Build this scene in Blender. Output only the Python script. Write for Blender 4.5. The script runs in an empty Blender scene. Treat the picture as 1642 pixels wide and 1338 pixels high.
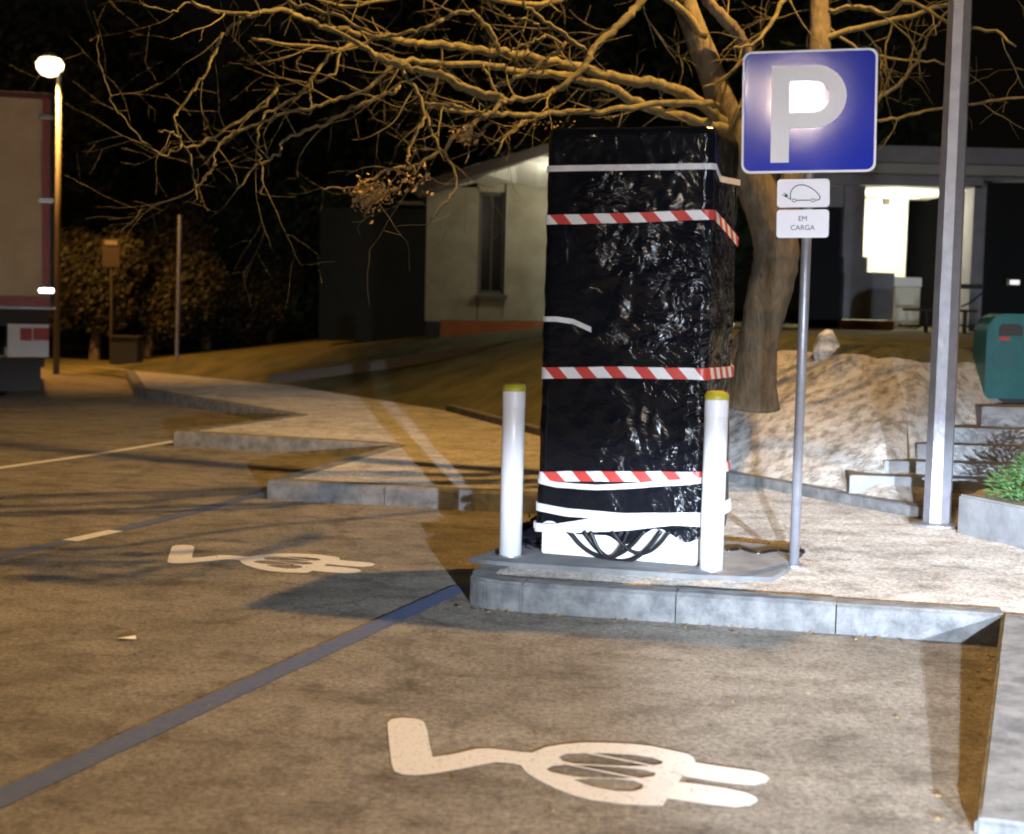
import bpy, bmesh, math, random
import numpy as np
from mathutils import Vector, Matrix
random.seed(7); rng = np.random.default_rng(7)
S = bpy.context.scene
COL = S.collection
# ------------------------------------------------------------------ camera
F = 2500.; H = 1.49; PITCH = math.atan(189/F); ROLL = math.radians(1.4)
cd = bpy.data.cameras.new('camera'); cam = bpy.data.objects.new('camera', cd); COL.objects.link(cam)
S.camera = cam
cd.sensor_width = 36; cd.lens = 36*F/1642; cd.clip_end = 500; cd.clip_start = .05
RM = Matrix.Rotation(math.pi/2-PITCH, 4, 'X') @ Matrix.Rotation(ROLL, 4, 'Z')
cam.matrix_world = Matrix.Translation((0, 0, H)) @ RM
cd.dof.use_dof = True; cd.dof.focus_distance = 8.1; cd.dof.aperture_fstop = 2.6
R3 = RM.to_3x3()
def ray(px, py): return R3 @ Vector((px-821, 669-py, -F))
def at(px, py, z=0.):                      # measured point on a level surface
    d = ray(px, py); return Vector((0, 0, H)) + d*((z-H)/d.z)
def atY(px, py, Y):                        # measured point at a distance
    d = ray(px, py); return Vector((0, 0, H)) + d*(Y/d.y)
# ------------------------------------------------------------------ night sky
W = bpy.data.worlds.new('World'); S.world = W; W.use_nodes = True
wn = W.node_tree; bg = wn.nodes['Background']
sky = wn.nodes.new('ShaderNodeTexSky'); sky.sky_type = 'NISHITA'; sky.sun_disc = False
sky.sun_elevation = math.radians(-4); sky.sun_rotation = math.radians(200)
mixw = wn.nodes.new('ShaderNodeMix'); mixw.data_type = 'RGBA'; mixw.inputs[0].default_value = .93
mixw.inputs[7].default_value = (.05, .045, .03, 1)
wn.links.new(sky.outputs[0], mixw.inputs[6]); wn.links.new(mixw.outputs[2], bg.inputs[0])
bg.inputs[1].default_value = .045
S.view_settings.view_transform = 'Standard'; S.view_settings.look = 'None'
S.view_settings.exposure = .14; S.view_settings.gamma = 1
S.cycles.filter_width = 2.0
S.cycles.sample_clamp_indirect = 3
# ------------------------------------------------------------------ lamps' light
def lamp(name, kind, loc, power, color, radius=.1, aim=None, angle=160, blend=.3):
    l = bpy.data.lights.new(name, kind); l.energy = power; l.color = color; l.shadow_soft_size = radius
    o = bpy.data.objects.new(name, l); COL.objects.link(o); o.location = loc
    if aim is not None:
        o.rotation_euler = (Vector(aim)-Vector(loc)).to_track_quat('-Z', 'Y').to_euler()
    if kind == 'SPOT': l.spot_size = math.radians(angle); l.spot_blend = blend
    return o
SODIUM = (1, .47, .10); WARM = (1, .80, .62); COOL = (.72, .83, 1.)
LA = Vector((2.62, 9.55, 6.45))           # head of the tall pole on the right
LB = atY(80, 99, 27)                       # lamp by the lorry
LC = Vector((-2.97, -7.28, 4.56))             # street lamp behind the camera
la = lamp('pole_lamp_light', 'SPOT', LA, 6800, (1, .55, .14), .09, LA+Vector((0, 0, -1)), 136, .2)
# the luminaire throws less straight down than outward (batwing optic)
la.data.use_nodes = True; nt_ = la.data.node_tree; tc_ = nt_.nodes.new('ShaderNodeTexCoord'); sx_ = nt_.nodes.new('ShaderNodeSeparateXYZ')
ab_ = nt_.nodes.new('ShaderNodeMath'); ab_.operation = 'ABSOLUTE'; mr_ = nt_.nodes.new('ShaderNodeMapRange')
nt_.links.new(tc_.outputs['Normal'], sx_.inputs[0]); nt_.links.new(sx_.outputs[2], ab_.inputs[0]); nt_.links.new(ab_.outputs[0], mr_.inputs[0])
mr_.inputs[1].default_value = .62; mr_.inputs[2].default_value = .98; mr_.inputs[3].default_value = 1; mr_.inputs[4].default_value = .16
nt_.links.new(mr_.outputs[0], nt_.nodes['Emission'].inputs['Strength'])
lamp('left_lamp_light', 'SPOT', LB+Vector((0, 0, -.42)), 2000, SODIUM, .15, LB+Vector((.0, .1, -1)), 128, .4)
lamp('rear_lamp_light', 'POINT', LC, 1300, WARM, .3)
lamp('rear_lamp_light', 'POINT', (-4.0, -7.1, 4.75), 350, WARM, .1)
def headlight(loc, aim, power, cutoff=-.012, spill=.16, azw=.25, lcut=-9):
    o = lamp('headlight_light', 'SPOT', loc, power, COOL, .045, aim, 75, .5)
    l = o.data; l.use_nodes = True; nt = l.node_tree; em = nt.nodes['Emission']
    tc = nt.nodes.new('ShaderNodeTexCoord'); sx = nt.nodes.new('ShaderNodeSeparateXYZ')
    nt.links.new(tc.outputs['Normal'], sx.inputs[0])
    def M(op, a, b=None, c=None):
        n = nt.nodes.new('ShaderNodeMath'); n.operation = op
        for i, v in enumerate((a, b, c)):
            if v is None: continue
            if isinstance(v, (int, float)): n.inputs[i].default_value = v
            else: nt.links.new(v, n.inputs[i])
        return n.outputs[0]
    az = M('ABSOLUTE', sx.outputs[2]); el = M('DIVIDE', sx.outputs[1], az); a = M('DIVIDE', sx.outputs[0], az)
    a0 = a
    mr = nt.nodes.new('ShaderNodeMapRange'); mr.interpolation_type = 'SMOOTHSTEP'
    nt.links.new(el, mr.inputs[0])
    mr.inputs[1].default_value = cutoff+.022; mr.inputs[2].default_value = cutoff-.022
    mr.inputs[3].default_value = spill; mr.inputs[4].default_value = 1
    g = M('POWER', 2.718, M('MULTIPLY', M('MULTIPLY', M('DIVIDE', a, azw), M('DIVIDE', a, azw)), -1))
    g = M('ADD', M('MULTIPLY', g, .95), .05)
    # falls off toward the near road as a dipped beam does
    e2 = M('DIVIDE', el, .12); v = M('POWER', 2.718, M('MULTIPLY', M('MULTIPLY', e2, e2), -1))
    v = M('ADD', M('MULTIPLY', v, .85), .15)
    lc = nt.nodes.new('ShaderNodeMapRange'); lc.interpolation_type = 'SMOOTHSTEP'; nt.links.new(a0, lc.inputs[0])
    lc.inputs[1].default_value = lcut; lc.inputs[2].default_value = lcut+.05
    nt.links.new(M('MULTIPLY', lc.outputs[0], M('MULTIPLY', M('MULTIPLY', mr.outputs[0], g), v)), em.inputs['Strength'])
    return o
headlight((.25, -4, 1.0), (3.1, 9, .78), 19000, lcut=-.215)  # left beam cut stands in for shadow of the person at the camera
headlight((1.85, -4, 1.0), (2.7, 9, .78), 21000, azw=.30)
# ------------------------------------------------------------------ materials
def mat(name, col, rough=.8, col2=None, scale=5, bump=0, bscale=40, metal=0, spec=.5, detail=6, contrast=(.35, .65), stretch=(1, 1, 1), emit=None, coords='Object', bdist=.02):
    m = bpy.data.materials.new(name); m.use_nodes = True; nt = m.node_tree; b = nt.nodes['Principled BSDF']
    b.inputs['Base Color'].default_value = (*col, 1); b.inputs['Roughness'].default_value = rough
    b.inputs['Metallic'].default_value = metal; b.inputs['Specular IOR Level'].default_value = spec
    tc = nt.nodes.new('ShaderNodeTexCoord'); mp = nt.nodes.new('ShaderNodeMapping'); mp.inputs['Scale'].default_value = stretch
    nt.links.new(tc.outputs[coords], mp.inputs[0])
    if col2 is not None:
        n = nt.nodes.new('ShaderNodeTexNoise'); n.inputs['Scale'].default_value = scale; n.inputs['Detail'].default_value = detail
        n.inputs['Roughness'].default_value = .65
        nt.links.new(mp.outputs[0], n.inputs[0])
        r = nt.nodes.new('ShaderNodeValToRGB'); r.color_ramp.elements[0].position = contrast[0]; r.color_ramp.elements[1].position = contrast[1]
        r.color_ramp.elements[0].color = (*col, 1); r.color_ramp.elements[1].color = (*col2, 1)
        nt.links.new(n.outputs[0], r.inputs[0]); nt.links.new(r.outputs[0], b.inputs['Base Color'])
    if bump:
        n2 = nt.nodes.new('ShaderNodeTexNoise'); n2.inputs['Scale'].default_value = bscale; n2.inputs['Detail'].default_value = 5
        nt.links.new(mp.outputs[0], n2.inputs[0])
        bp = nt.nodes.new('ShaderNodeBump'); bp.inputs['Strength'].default_value = bump; bp.inputs['Distance'].default_value = bdist
        nt.links.new(n2.outputs[0], bp.inputs['Height']); nt.links.new(bp.outputs[0], b.inputs['Normal'])
    if emit:
        b.inputs['Emission Color'].default_value = (*emit[:3], 1); b.inputs['Emission Strength'].default_value = emit[3]
    return m
def grit(m, k, k2=1.2, sc=120):
    # scattered facet normals of a gritty surface
    nt = m.node_tree; b = nt.nodes['Principled BSDF']; L = nt.links.new; N = nt.nodes.new
    tc = N('ShaderNodeTexCoord'); ge = N('ShaderNodeNewGeometry'); w = N('ShaderNodeTexWhiteNoise'); w.noise_dimensions = '3D'; L(tc.outputs['Object'], w.inputs['Vector'])
    n = N('ShaderNodeTexNoise'); n.inputs['Scale'].default_value = sc; n.inputs['Detail'].default_value = 2; L(tc.outputs['Object'], n.inputs['Vector'])
    cur = ge.outputs['Normal']
    for src, kk in ((w.outputs['Color'], k), (n.outputs['Color'], k2)):
        a = N('ShaderNodeVectorMath'); a.operation = 'SUBTRACT'; L(src, a.inputs[0]); a.inputs[1].default_value = (.5, .5, .5)
        c = N('ShaderNodeVectorMath'); c.operation = 'MULTIPLY_ADD'; L(a.outputs[0], c.inputs[0]); c.inputs[1].default_value = (kk,)*3; L(cur, c.inputs[2]); cur = c.outputs[0]
    z = N('ShaderNodeVectorMath'); z.operation = 'NORMALIZE'; L(cur, z.inputs[0]); L(z.outputs[0], b.inputs['Normal'])
    b.inputs['Specular IOR Level'].default_value = .2; m.cycles.use_bump_map_correction = False
    return m
def asphalt_mat(name, base, warm, cracks=False):
    m = bpy.data.materials.new(name); m.use_nodes = True; nt = m.node_tree; b = nt.nodes['Principled BSDF']
    L = nt.links.new; N = nt.nodes.new
    tc = N('ShaderNodeTexCoord')
    def noise(sc, det, st=(1, 1, 1), rot=0):
        mp = N('ShaderNodeMapping'); mp.inputs['Scale'].default_value = st; mp.inputs['Rotation'].default_value = (0, 0, rot)
        L(tc.outputs['Object'], mp.inputs[0]); n = N('ShaderNodeTexNoise'); n.inputs['Scale'].default_value = sc
        n.inputs['Detail'].default_value = det; n.inputs['Roughness'].default_value = .7; L(mp.outputs[0], n.inputs[0]); return n
    def ramp(n, p0, p1, c0, c1):
        r = N('ShaderNodeValToRGB'); r.color_ramp.elements[0].position = p0; r.color_ramp.elements[1].position = p1
        r.color_ramp.elements[0].color = (*c0, 1); r.color_ramp.elements[1].color = (*c1, 1); L(n.outputs[0], r.inputs[0]); return r.outputs[0]
    def mix(a, c, t='MULTIPLY', f=1.):
        x = N('ShaderNodeMix'); x.data_type = 'RGBA'; x.blend_type = t; x.inputs[0].default_value = f
        L(a, x.inputs[6]); L(c, x.inputs[7]); return x.outputs[2]
    c = ramp(noise(.9, 8), .3, .7, base, warm)
    c = mix(c, ramp(noise(1.3, 9, (1, 1.7, 1), .2), .36, .56, (.76, .75, .75), (1, 1, 1)))
    c = mix(c, ramp(noise(5, 8), .36, .5, (.68, .66, .64), (1.06, 1.06, 1.06)))
    c = mix(c, ramp(noise(2.6, 12, (1, 1.3, 1), .5), .40, .54, (.80, .79, .78), (1, 1, 1)))
    c = mix(c, ramp(noise(42, 6), .36, .6, (.56, .55, .54), (1.22, 1.22, 1.22)))
    if cracks:
        vo = N('ShaderNodeTexVoronoi'); vo.feature = 'DISTANCE_TO_EDGE'; vo.inputs['Scale'].default_value = .38
        dn = noise(2.5, 6); va = N('ShaderNodeVectorMath'); va.operation = 'MULTIPLY_ADD'; L(dn.outputs['Color'], va.inputs[0]); va.inputs[1].default_value = (.55, .55, 0); L(tc.outputs['Object'], va.inputs[2])
        L(va.outputs[0], vo.inputs['Vector']); c = mix(c, ramp(vo, .004, .012, (.42, .41, .4), (1, 1, 1)), f=.35)
    c = mix(c, ramp(noise(150, 4), .32, .68, (.42, .42, .42), (1.75, 1.72, 1.66)))
    L(c, b.inputs['Base Color']); b.inputs['Roughness'].default_value = .82
    L(ramp(noise(1.1, 6), .35, .65, (.68,)*3, (.9,)*3), b.inputs['Roughness'])
    # the grit's facets: normals scattered at grain size
    wh_ = N('ShaderNodeTexWhiteNoise'); wh_.noise_dimensions = '3D'; L(tc.outputs['Object'], wh_.inputs['Vector'])
    n2 = noise(120, 2)
    def vm(op, a, v):
        q = N('ShaderNodeVectorMath'); q.operation = op; L(a, q.inputs[0])
        if v is None: return q.outputs[0]
        if isinstance(v, tuple): q.inputs[1].default_value = v
        else: L(v, q.inputs[1])
        return q.outputs[0]
    a = vm('MULTIPLY', vm('SUBTRACT', wh_.outputs['Color'], (.5, .5, .5)), (3.4, 3.4, 0))
    c_ = vm('MULTIPLY', vm('SUBTRACT', n2.outputs['Color'], (.5, .5, .5)), (1.6, 1.6, 0))
    L(vm('NORMALIZE', vm('ADD', vm('ADD', a, c_), (0, 0, 1)), None), b.inputs['Normal'])
    b.inputs['Specular IOR Level'].default_value = .25; m.cycles.use_bump_map_correction = False
    return m
M_asph = asphalt_mat('asphalt', (.215, .20, .175), (.315, .295, .255), True)
M_pave = asphalt_mat('pavement_concrete', (.50, .485, .455), (.62, .60, .565))
M_kerb = mat('kerb_concrete', (.13, .135, .14), .85, (.27, .275, .27), 9, .5, 60)
M_pad = mat('pad_concrete', (.20, .205, .21), .8, (.30, .305, .31), 5, .3, 50)
M_white_paint = mat('white_road_paint', (.30, .29, .27), .6, (.80, .80, .78), 70, .35, 150, contrast=(.30, .44), detail=9)
M_blue_paint = mat('blue_road_paint', (.17, .19, .26), .7, (.11, .165, .35), 22, .3, 150)
M_bank = mat('rough_pale_bank', (.22, .20, .17), .95, (.56, .54, .50), 9, .6, 45, contrast=(.36, .58), detail=12, bdist=.02, stretch=(1, 1, 1.6))
M_grass = mat('lawn', (.06, .065, .02), .95, (.16, .14, .06), 1.6, .8, 40, bdist=.05)
M_bark = mat('bark', (.07, .056, .037), .9, (.15, .12, .08), 14, .9, 40, stretch=(1, 1, .3))
M_twig = mat('twig_bark', (.07, .06, .028), .85, (.17, .145, .068), 16, .3, 80)
M_dead = mat('dead_leaf', (.20, .12, .045), .6, (.38, .25, .09), 20)
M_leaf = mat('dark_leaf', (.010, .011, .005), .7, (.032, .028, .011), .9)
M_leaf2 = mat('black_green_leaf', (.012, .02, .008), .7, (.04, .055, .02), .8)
M_plant = mat('fresh_leaf', (.05, .14, .04), .5, (.16, .32, .12), 14)
for m_, k_ in ((M_kerb, 2.0), (M_pad, 2.4), (M_white_paint, 2.4), (M_blue_paint, 2.6)): grit(m_, k_)
M_steel = mat('galvanised_steel', (.28, .285, .32), .42, (.36, .365, .40), 9, .12, 30, metal=.55)
M_bollard = mat('white_bollard_coat', (.56, .55, .53), .28, (.80, .80, .82), 9, .05, 20, contrast=(.30, .42), detail=9, stretch=(1, 1, .5))
M_yellow = mat('yellow_cap', (.45, .40, .03), .4)
M_signblue = mat('sign_blue', (.010, .03, .42), .075, (.013, .035, .48), 3, .015, 7, spec=.3)
M_signwhite = mat('sign_white', (.85, .83, .85), .45)
M_plate = mat('plate_white', (.80, .80, .86), .35, (.84, .84, .90), 5)
M_ink = mat('sign_ink', (.03, .03, .035), .5)
M_cable = mat('black_rubber', (.012, .012, .014), .3)
M_plinth = mat('white_plinth', (.82, .82, .82), .45, (.74, .74, .75), 5)
M_whitetape = mat('white_strap', (.62, .62, .64), .4, (.76, .76, .78), 20, .3, 30)
M_dark = mat('dark_metal', (.02, .02, .02), .6)
M_black = mat('unlit_opening', (.006, .006, .006), .9)  # near-black colour stands in for the darkness of unlit interiors
M_housewall = mat('painted_render', (.26, .23, .16), .9, (.36, .33, .24), 2.5, .2, 60)
M_ochre = mat('ochre_base_paint', (.30, .085, .03), .9, (.38, .12, .05), 4)
M_porch = mat('porch_white_paint', (.70, .68, .58), .9, (.78, .76, .66), 2)
M_greywall = mat('grey_render', (.22, .21, .225), .9, (.28, .27, .285), 3, .2, 50)
M_cornice = mat('pale_cornice', (.34, .33, .29), .8)
M_glassdark = mat('dark_glass', (.01, .01, .012), .08)
M_frame = mat('window_frame', (.10, .085, .07), .7)
M_teal = mat('teal_plastic', (.007, .09, .10), .4, (.01, .12, .13), 4, .1, 20)
M_red = mat('red_paint', (.42, .03, .015), .4, (.30, .02, .012), 8)
M_cargo = mat('pale_cargo_panel', (.72, .54, .34), .6, (.85, .67, .45), 1.5, .1, 8)
M_step = mat('step_concrete', (.17, .175, .18), .85, (.27, .275, .28), 5, .15, 50)
M_glow = mat('lamp_glow', (1, .8, .5), .4, emit=(1, .70, .38, 6))
M_glow2 = mat('tube_glow', (1, 1, .9), .4, emit=(1, .97, .82, 6))
M_reflect = mat('bright_hinge_metal', (.85, .8, .7), .15, metal=.9)
M_redlens = mat('red_lens', (.45, .02, .015), .45)
# wrinkled stretch film
def film_mat():
    m = bpy.data.materials.new('black_stretch_film'); m.use_nodes = True; nt = m.node_tree; b = nt.nodes['Principled BSDF']
    L = nt.links.new; N = nt.nodes.new
    b.inputs['Base Color'].default_value = (.006, .007, .010, 1); b.inputs['Roughness'].default_value = .17
    b.inputs['Specular IOR Level'].default_value = .4
    tc = N('ShaderNodeTexCoord'); mp = N('ShaderNodeMapping'); mp.inputs['Scale'].default_value = (1, 1, 1.2); mp.inputs['Rotation'].default_value = (0, .75, .2)
    L(tc.outputs['Object'], mp.inputs[0])
    n = N('ShaderNodeTexNoise'); n.inputs['Scale'].default_value = 7; n.inputs['Detail'].default_value = 3.5; n.inputs['Distortion'].default_value = 1.8
    mp2 = N('ShaderNodeMapping'); mp2.inputs['Scale'].default_value = (1.1, 1, .9); L(mp.outputs[0], mp2.inputs[0]); L(mp2.outputs[0], n.inputs[0])
    v = N('ShaderNodeTexVoronoi'); v.inputs['Scale'].default_value = 22; v.feature = 'SMOOTH_F1'; L(mp2.outputs[0], v.inputs[0])
    msk = N('ShaderNodeTexNoise'); msk.inputs['Scale'].default_value = 2.2; msk.inputs['Detail'].default_value = 3; L(tc.outputs['Object'], msk.inputs[0])
    sp_ = N('ShaderNodeSeparateXYZ'); L(tc.outputs['Object'], sp_.inputs[0])
    g1_ = N('ShaderNodeMath'); g1_.operation = 'MULTIPLY_ADD'; L(sp_.outputs[0], g1_.inputs[0]); g1_.inputs[1].default_value = .24; L(msk.outputs[0], g1_.inputs[2])
    g2_ = N('ShaderNodeMath'); g2_.operation = 'MULTIPLY_ADD'; L(sp_.outputs[2], g2_.inputs[0]); g2_.inputs[1].default_value = -.06; L(g1_.outputs[0], g2_.inputs[2])
    rr = N('ShaderNodeMapRange'); rr.inputs[1].default_value = .54; rr.inputs[2].default_value = .74; rr.inputs[3].default_value = .12; rr.inputs[4].default_value = 1; L(g2_.outputs[0], rr.inputs[0])
    ad = N('ShaderNodeMath'); ad.operation = 'MULTIPLY_ADD'; L(v.outputs[0], ad.inputs[0]); ad.inputs[1].default_value = .1; L(n.outputs[0], ad.inputs[2])
    mu = N('ShaderNodeMath'); mu.operation = 'MULTIPLY'; L(ad.outputs[0], mu.inputs[0]); L(rr.outputs[0], mu.inputs[1])
    bp = N('ShaderNodeBump'); bp.inputs['Strength'].default_value = 1.; bp.inputs['Distance'].default_value = .055
    L(mu.outputs[0], bp.inputs['Height']); L(bp.outputs[0], b.inputs['Normal'])
    return m
M_film = film_mat()
def tape_mat():
    m = bpy.data.materials.new('red_white_barrier_tape'); m.use_nodes = True; nt = m.node_tree; b = nt.nodes['Principled BSDF']
    L = nt.links.new; N = nt.nodes.new
    uv = N('ShaderNodeUVMap'); sx = N('ShaderNodeSeparateXYZ'); L(uv.outputs[0], sx.inputs[0])
    a = N('ShaderNodeMath'); a.operation = 'MULTIPLY_ADD'; L(sx.outputs[1], a.inputs[0]); a.inputs[1].default_value = .85; L(sx.outputs[0], a.inputs[2])
    d = N('ShaderNodeMath'); d.operation = 'MULTIPLY'; L(a.outputs[0], d.inputs[0]); d.inputs[1].default_value = 1/.148
    f = N('ShaderNodeMath'); f.operation = 'FRACT'; L(d.outputs[0], f.inputs[0])
    g = N('ShaderNodeMath'); g.operation = 'GREATER_THAN'; L(f.outputs[0], g.inputs[0]); g.inputs[1].default_value = .52
    mx = N('ShaderNodeMix'); mx.data_type = 'RGBA'; L(g.outputs[0], mx.inputs[0])
    mx.inputs[6].default_value = (.78, .77, .78, 1); mx.inputs[7].default_value = (.55, .055, .045, 1)
    L(mx.outputs[2], b.inputs['Base Color']); b.inputs['Roughness'].default_value = .4
    return m
M_tape = tape_mat()
# ------------------------------------------------------------------ helpers
def tag(o, label=None, cat=None, group=None, kind=None):
    for k, v in (('label', label), ('category', cat), ('group', group), ('kind', kind)):
        if v: o[k] = v
    return o
def empty(name, loc, label, cat, group=None):
    o = bpy.data.objects.new(name, None); COL.objects.link(o); o.location = loc; o.empty_display_size = .1
    return tag(o, label, cat, group)
def link(name, me, m, parent=None, smooth=False):
    o = bpy.data.objects.new(name, me); COL.objects.link(o)
    if m is not None: me.materials.append(m)
    if smooth: me.shade_smooth()
    if parent is not None:
        o.parent = parent; o.matrix_parent_inverse = Matrix.Translation(-parent.location)
    return o
class MB:
    def __init__(s): s.v = []; s.f = []
    def add(s, vs, fs):
        b = len(s.v); s.v += [tuple(v) for v in vs]; s.f += [tuple(i+b for i in f) for f in fs]; return s
    def box(s, x0, x1, y0, y1, z0, z1):
        return s.add([(x, y, z) for z in (z0, z1) for y in (y0, y1) for x in (x0, x1)],
                     [(0, 2, 3, 1), (4, 5, 7, 6), (0, 1, 5, 4), (2, 6, 7, 3), (0, 4, 6, 2), (1, 3, 7, 5)])
    def prism(s, pts, z0, z1):
        n = len(pts)
        if sum(pts[i][0]*pts[(i+1) % n][1]-pts[(i+1) % n][0]*pts[i][1] for i in range(n)) < 0: pts = pts[::-1]
        return s.add([(p[0], p[1], z0) for p in pts]+[(p[0], p[1], z1) for p in pts],
                     [tuple(range(n-1, -1, -1)), tuple(range(n, 2*n))]+[(i, (i+1) % n, n+(i+1) % n, n+i) for i in range(n)])
    def tube(s, pts, rs, n=8, cap=True):
        pts = [Vector(p) for p in pts]
        if not hasattr(rs, '__len__'): rs = [rs]*len(pts)
        b = len(s.v); up = Vector((.13, .31, .94)); prev = None
        for i, p in enumerate(pts):
            t = (pts[min(i+1, len(pts)-1)]-pts[max(i-1, 0)])
            t = t.normalized() if t.length > 1e-9 else Vector((0, 0, 1))
            if prev is None:
                a = t.cross(up)
                if a.length < .1: a = t.cross(Vector((1, 0, 0)))
            else: a = prev - t*prev.dot(t)
            a.normalize(); prev = a; c = t.cross(a)
            for k in range(n):
                w = 2*math.pi*k/n; s.v.append(tuple(p+(a*math.cos(w)+c*math.sin(w))*rs[i]))
        for i in range(len(pts)-1):
            for k in range(n):
                q = b+i*n; s.f.append((q+k, q+(k+1) % n, q+n+(k+1) % n, q+n+k))
        if cap:
            s.f.append(tuple(b+k for k in range(n-1, -1, -1))); e = b+(len(pts)-1)*n; s.f.append(tuple(e+k for k in range(n)))
        return s
    def lathe(s, prof, c=(0, 0, 0), n=24):
        b = len(s.v)
        for r, z in prof:
            for k in range(n):
                w = 2*math.pi*k/n; s.v.append((c[0]+r*math.cos(w), c[1]+r*math.sin(w), c[2]+z))
        for i in range(len(prof)-1):
            for k in range(n):
                q = b+i*n; s.f.append((q+k, q+(k+1) % n, q+n+(k+1) % n, q+n+k))
        s.f.append(tuple(b+k for k in range(n-1, -1, -1))); e = b+(len(prof)-1)*n; s.f.append(tuple(e+k for k in range(n)))
        return s
    def build(s, name, m, parent=None, smooth=False, bevel=0, M=None):
        me = bpy.data.meshes.new(name); vs = s.v
        if M is not None: vs = [tuple(M @ Vector(v)) for v in vs]
        me.from_pydata(vs, [], s.f); me.update()
        if bevel:
            bm = bmesh.new(); bm.from_mesh(me); bmesh.ops.bevel(bm, geom=bm.edges, offset=bevel, segments=2, affect='EDGES'); bm.to_mesh(me); bm.free()
        return link(name, me, m, parent, smooth)
def smoothline(pts, k=5):
    pts = [Vector(p) for p in pts]; out = []
    for i in range(len(pts)-1):
        p0 = pts[max(i-1, 0)]; p1 = pts[i]; p2 = pts[i+1]; p3 = pts[min(i+2, len(pts)-1)]
        for j in range(k):
            t = j/k; out.append(.5*((2*p1)+(p2-p0)*t+(2*p0-5*p1+4*p2-p3)*t*t+(3*p1-p0-3*p2+p3)*t**3))
    out.append(pts[-1]); return out
def flat_shape(name, loops, z, m, parent=None, M=None, thick=0.):
    cu = bpy.data.curves.new(name, 'CURVE'); cu.dimensions = '2D'; cu.fill_mode = 'BOTH'; cu.extrude = thick
    for lp in loops:
        sp = cu.splines.new('POLY'); sp.points.add(len(lp)-1); sp.use_cyclic_u = True
        for q, p in zip(sp.points, lp): q.co = (p[0], p[1], 0, 1)
    ob = bpy.data.objects.new('tmp', cu); COL.objects.link(ob)
    me = bpy.data.meshes.new_from_object(ob.evaluated_get(bpy.context.evaluated_depsgraph_get()))
    bpy.data.objects.remove(ob); bpy.data.curves.remove(cu)
    me.materials.clear()
    me.transform(M if M is not None else Matrix.Translation((0, 0, z)))
    return link(name, me, m, parent)
def text_shape(body, size, m, parent, M, name='lettering', off=.0):
    cu = bpy.data.curves.new('t', 'FONT'); cu.body = body; cu.size = size; cu.align_x = 'CENTER'; cu.align_y = 'CENTER'; cu.extrude = .0008; cu.offset = off
    ob = bpy.data.objects.new('tmp', cu); COL.objects.link(ob)
    me = bpy.data.meshes.new_from_object(ob.evaluated_get(bpy.context.evaluated_depsgraph_get()))
    bpy.data.objects.remove(ob); bpy.data.curves.remove(cu); me.materials.clear(); me.transform(M)
    return link(name, me, m, parent)
def strip_px(pts, w, z, name, m, parent, label=None):     # a painted strip of width w along ground points
    P = [at(x, y, 0) for x, y in pts]; L = []; R = []
    for i, p in enumerate(P):
        t = (P[min(i+1, len(P)-1)]-P[max(i-1, 0)]).normalized(); n = Vector((-t.y, t.x, 0))
        L.append(p+n*w/2); R.append(p-n*w/2)
    return tag(flat_shape(name, [[(q.x, q.y) for q in L+R[::-1]]], z, m, parent), label)
# ------------------------------------------------------------------ road
mb = MB().add([(-120, -40, 0), (90, -40, 0), (90, 150, 0), (-120, 150, 0)], [(0, 1, 2, 3)])
road = tag(mb.build('road', M_asph), kind='structure')
PH = .14
# corners of the saw-toothed kerb (level PH), measured
PN = .045
noseN = at(1568, 1312, PN); inner0 = at(1610, 985, PH); nose1 = at(728, 928, PH)
nose2 = at(430, 770, PH); nose3 = at(280, 692, PH)
inner1 = at(1012, 800, PH); inner2 = at(632, 713, PH)
u = Vector((inner0.x-noseN.x, inner0.y-noseN.y, 0)).normalized(); dv = Vector((u.y, -u.x, 0))
noseNR = noseN + dv*3.0 - Vector((0, 0, 0))
far3 = nose3 + u*2.6; far4 = far3 + Vector((-3.2, 5.5, 0))
foot = [(6.2, 3.5), (3.75, 6.8), (2.94, 8.83), (2.67, 10.0), (1.72, 11.75), (.26, 15.6), (-.8, 18.7), (-3.3, 23), (-8, 28), (-14, 33), (-30, 42), (-60, 60)]
def arc_corner(a, c, b, r=.26, n=6):
    d1 = (a-c).normalized(); d2 = (b-c).normalized(); p1 = c+d1*r; p2 = c+d2*r
    return [p1*(1-t)**2+c*2*t*(1-t)+p2*t*t for t in [i/n for i in range(n+1)]]
kerb_line = [noseNR, noseN, inner0] + arc_corner(inner0, nose1, inner1, .34) + [inner1, nose2, inner2, nose3, far3]
poly = [(p.x, p.y) for p in kerb_line[2:]] + [(-5.2, 21.5), (-6.5, 26.2)] + [f for f in reversed(foot[1:9])]
def offs(i):
    return poly[i]
pav = flat_shape('pavement', [poly], PH-.004, M_pave); tag(pav, kind='structure')
mb = MB(); a_, b_, c_, d_, e_ = noseNR, noseN, inner0, Vector((3.75, 6.8, PH)), Vector((6.2, 3.5, PN))
mb.add([(p.x, p.y, p.z-.004) for p in (a_, b_, c_, d_, e_)], [(0, 4, 3, 2, 1)]); dp = mb.build('sloping_pavement', M_pave, pav)
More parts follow.
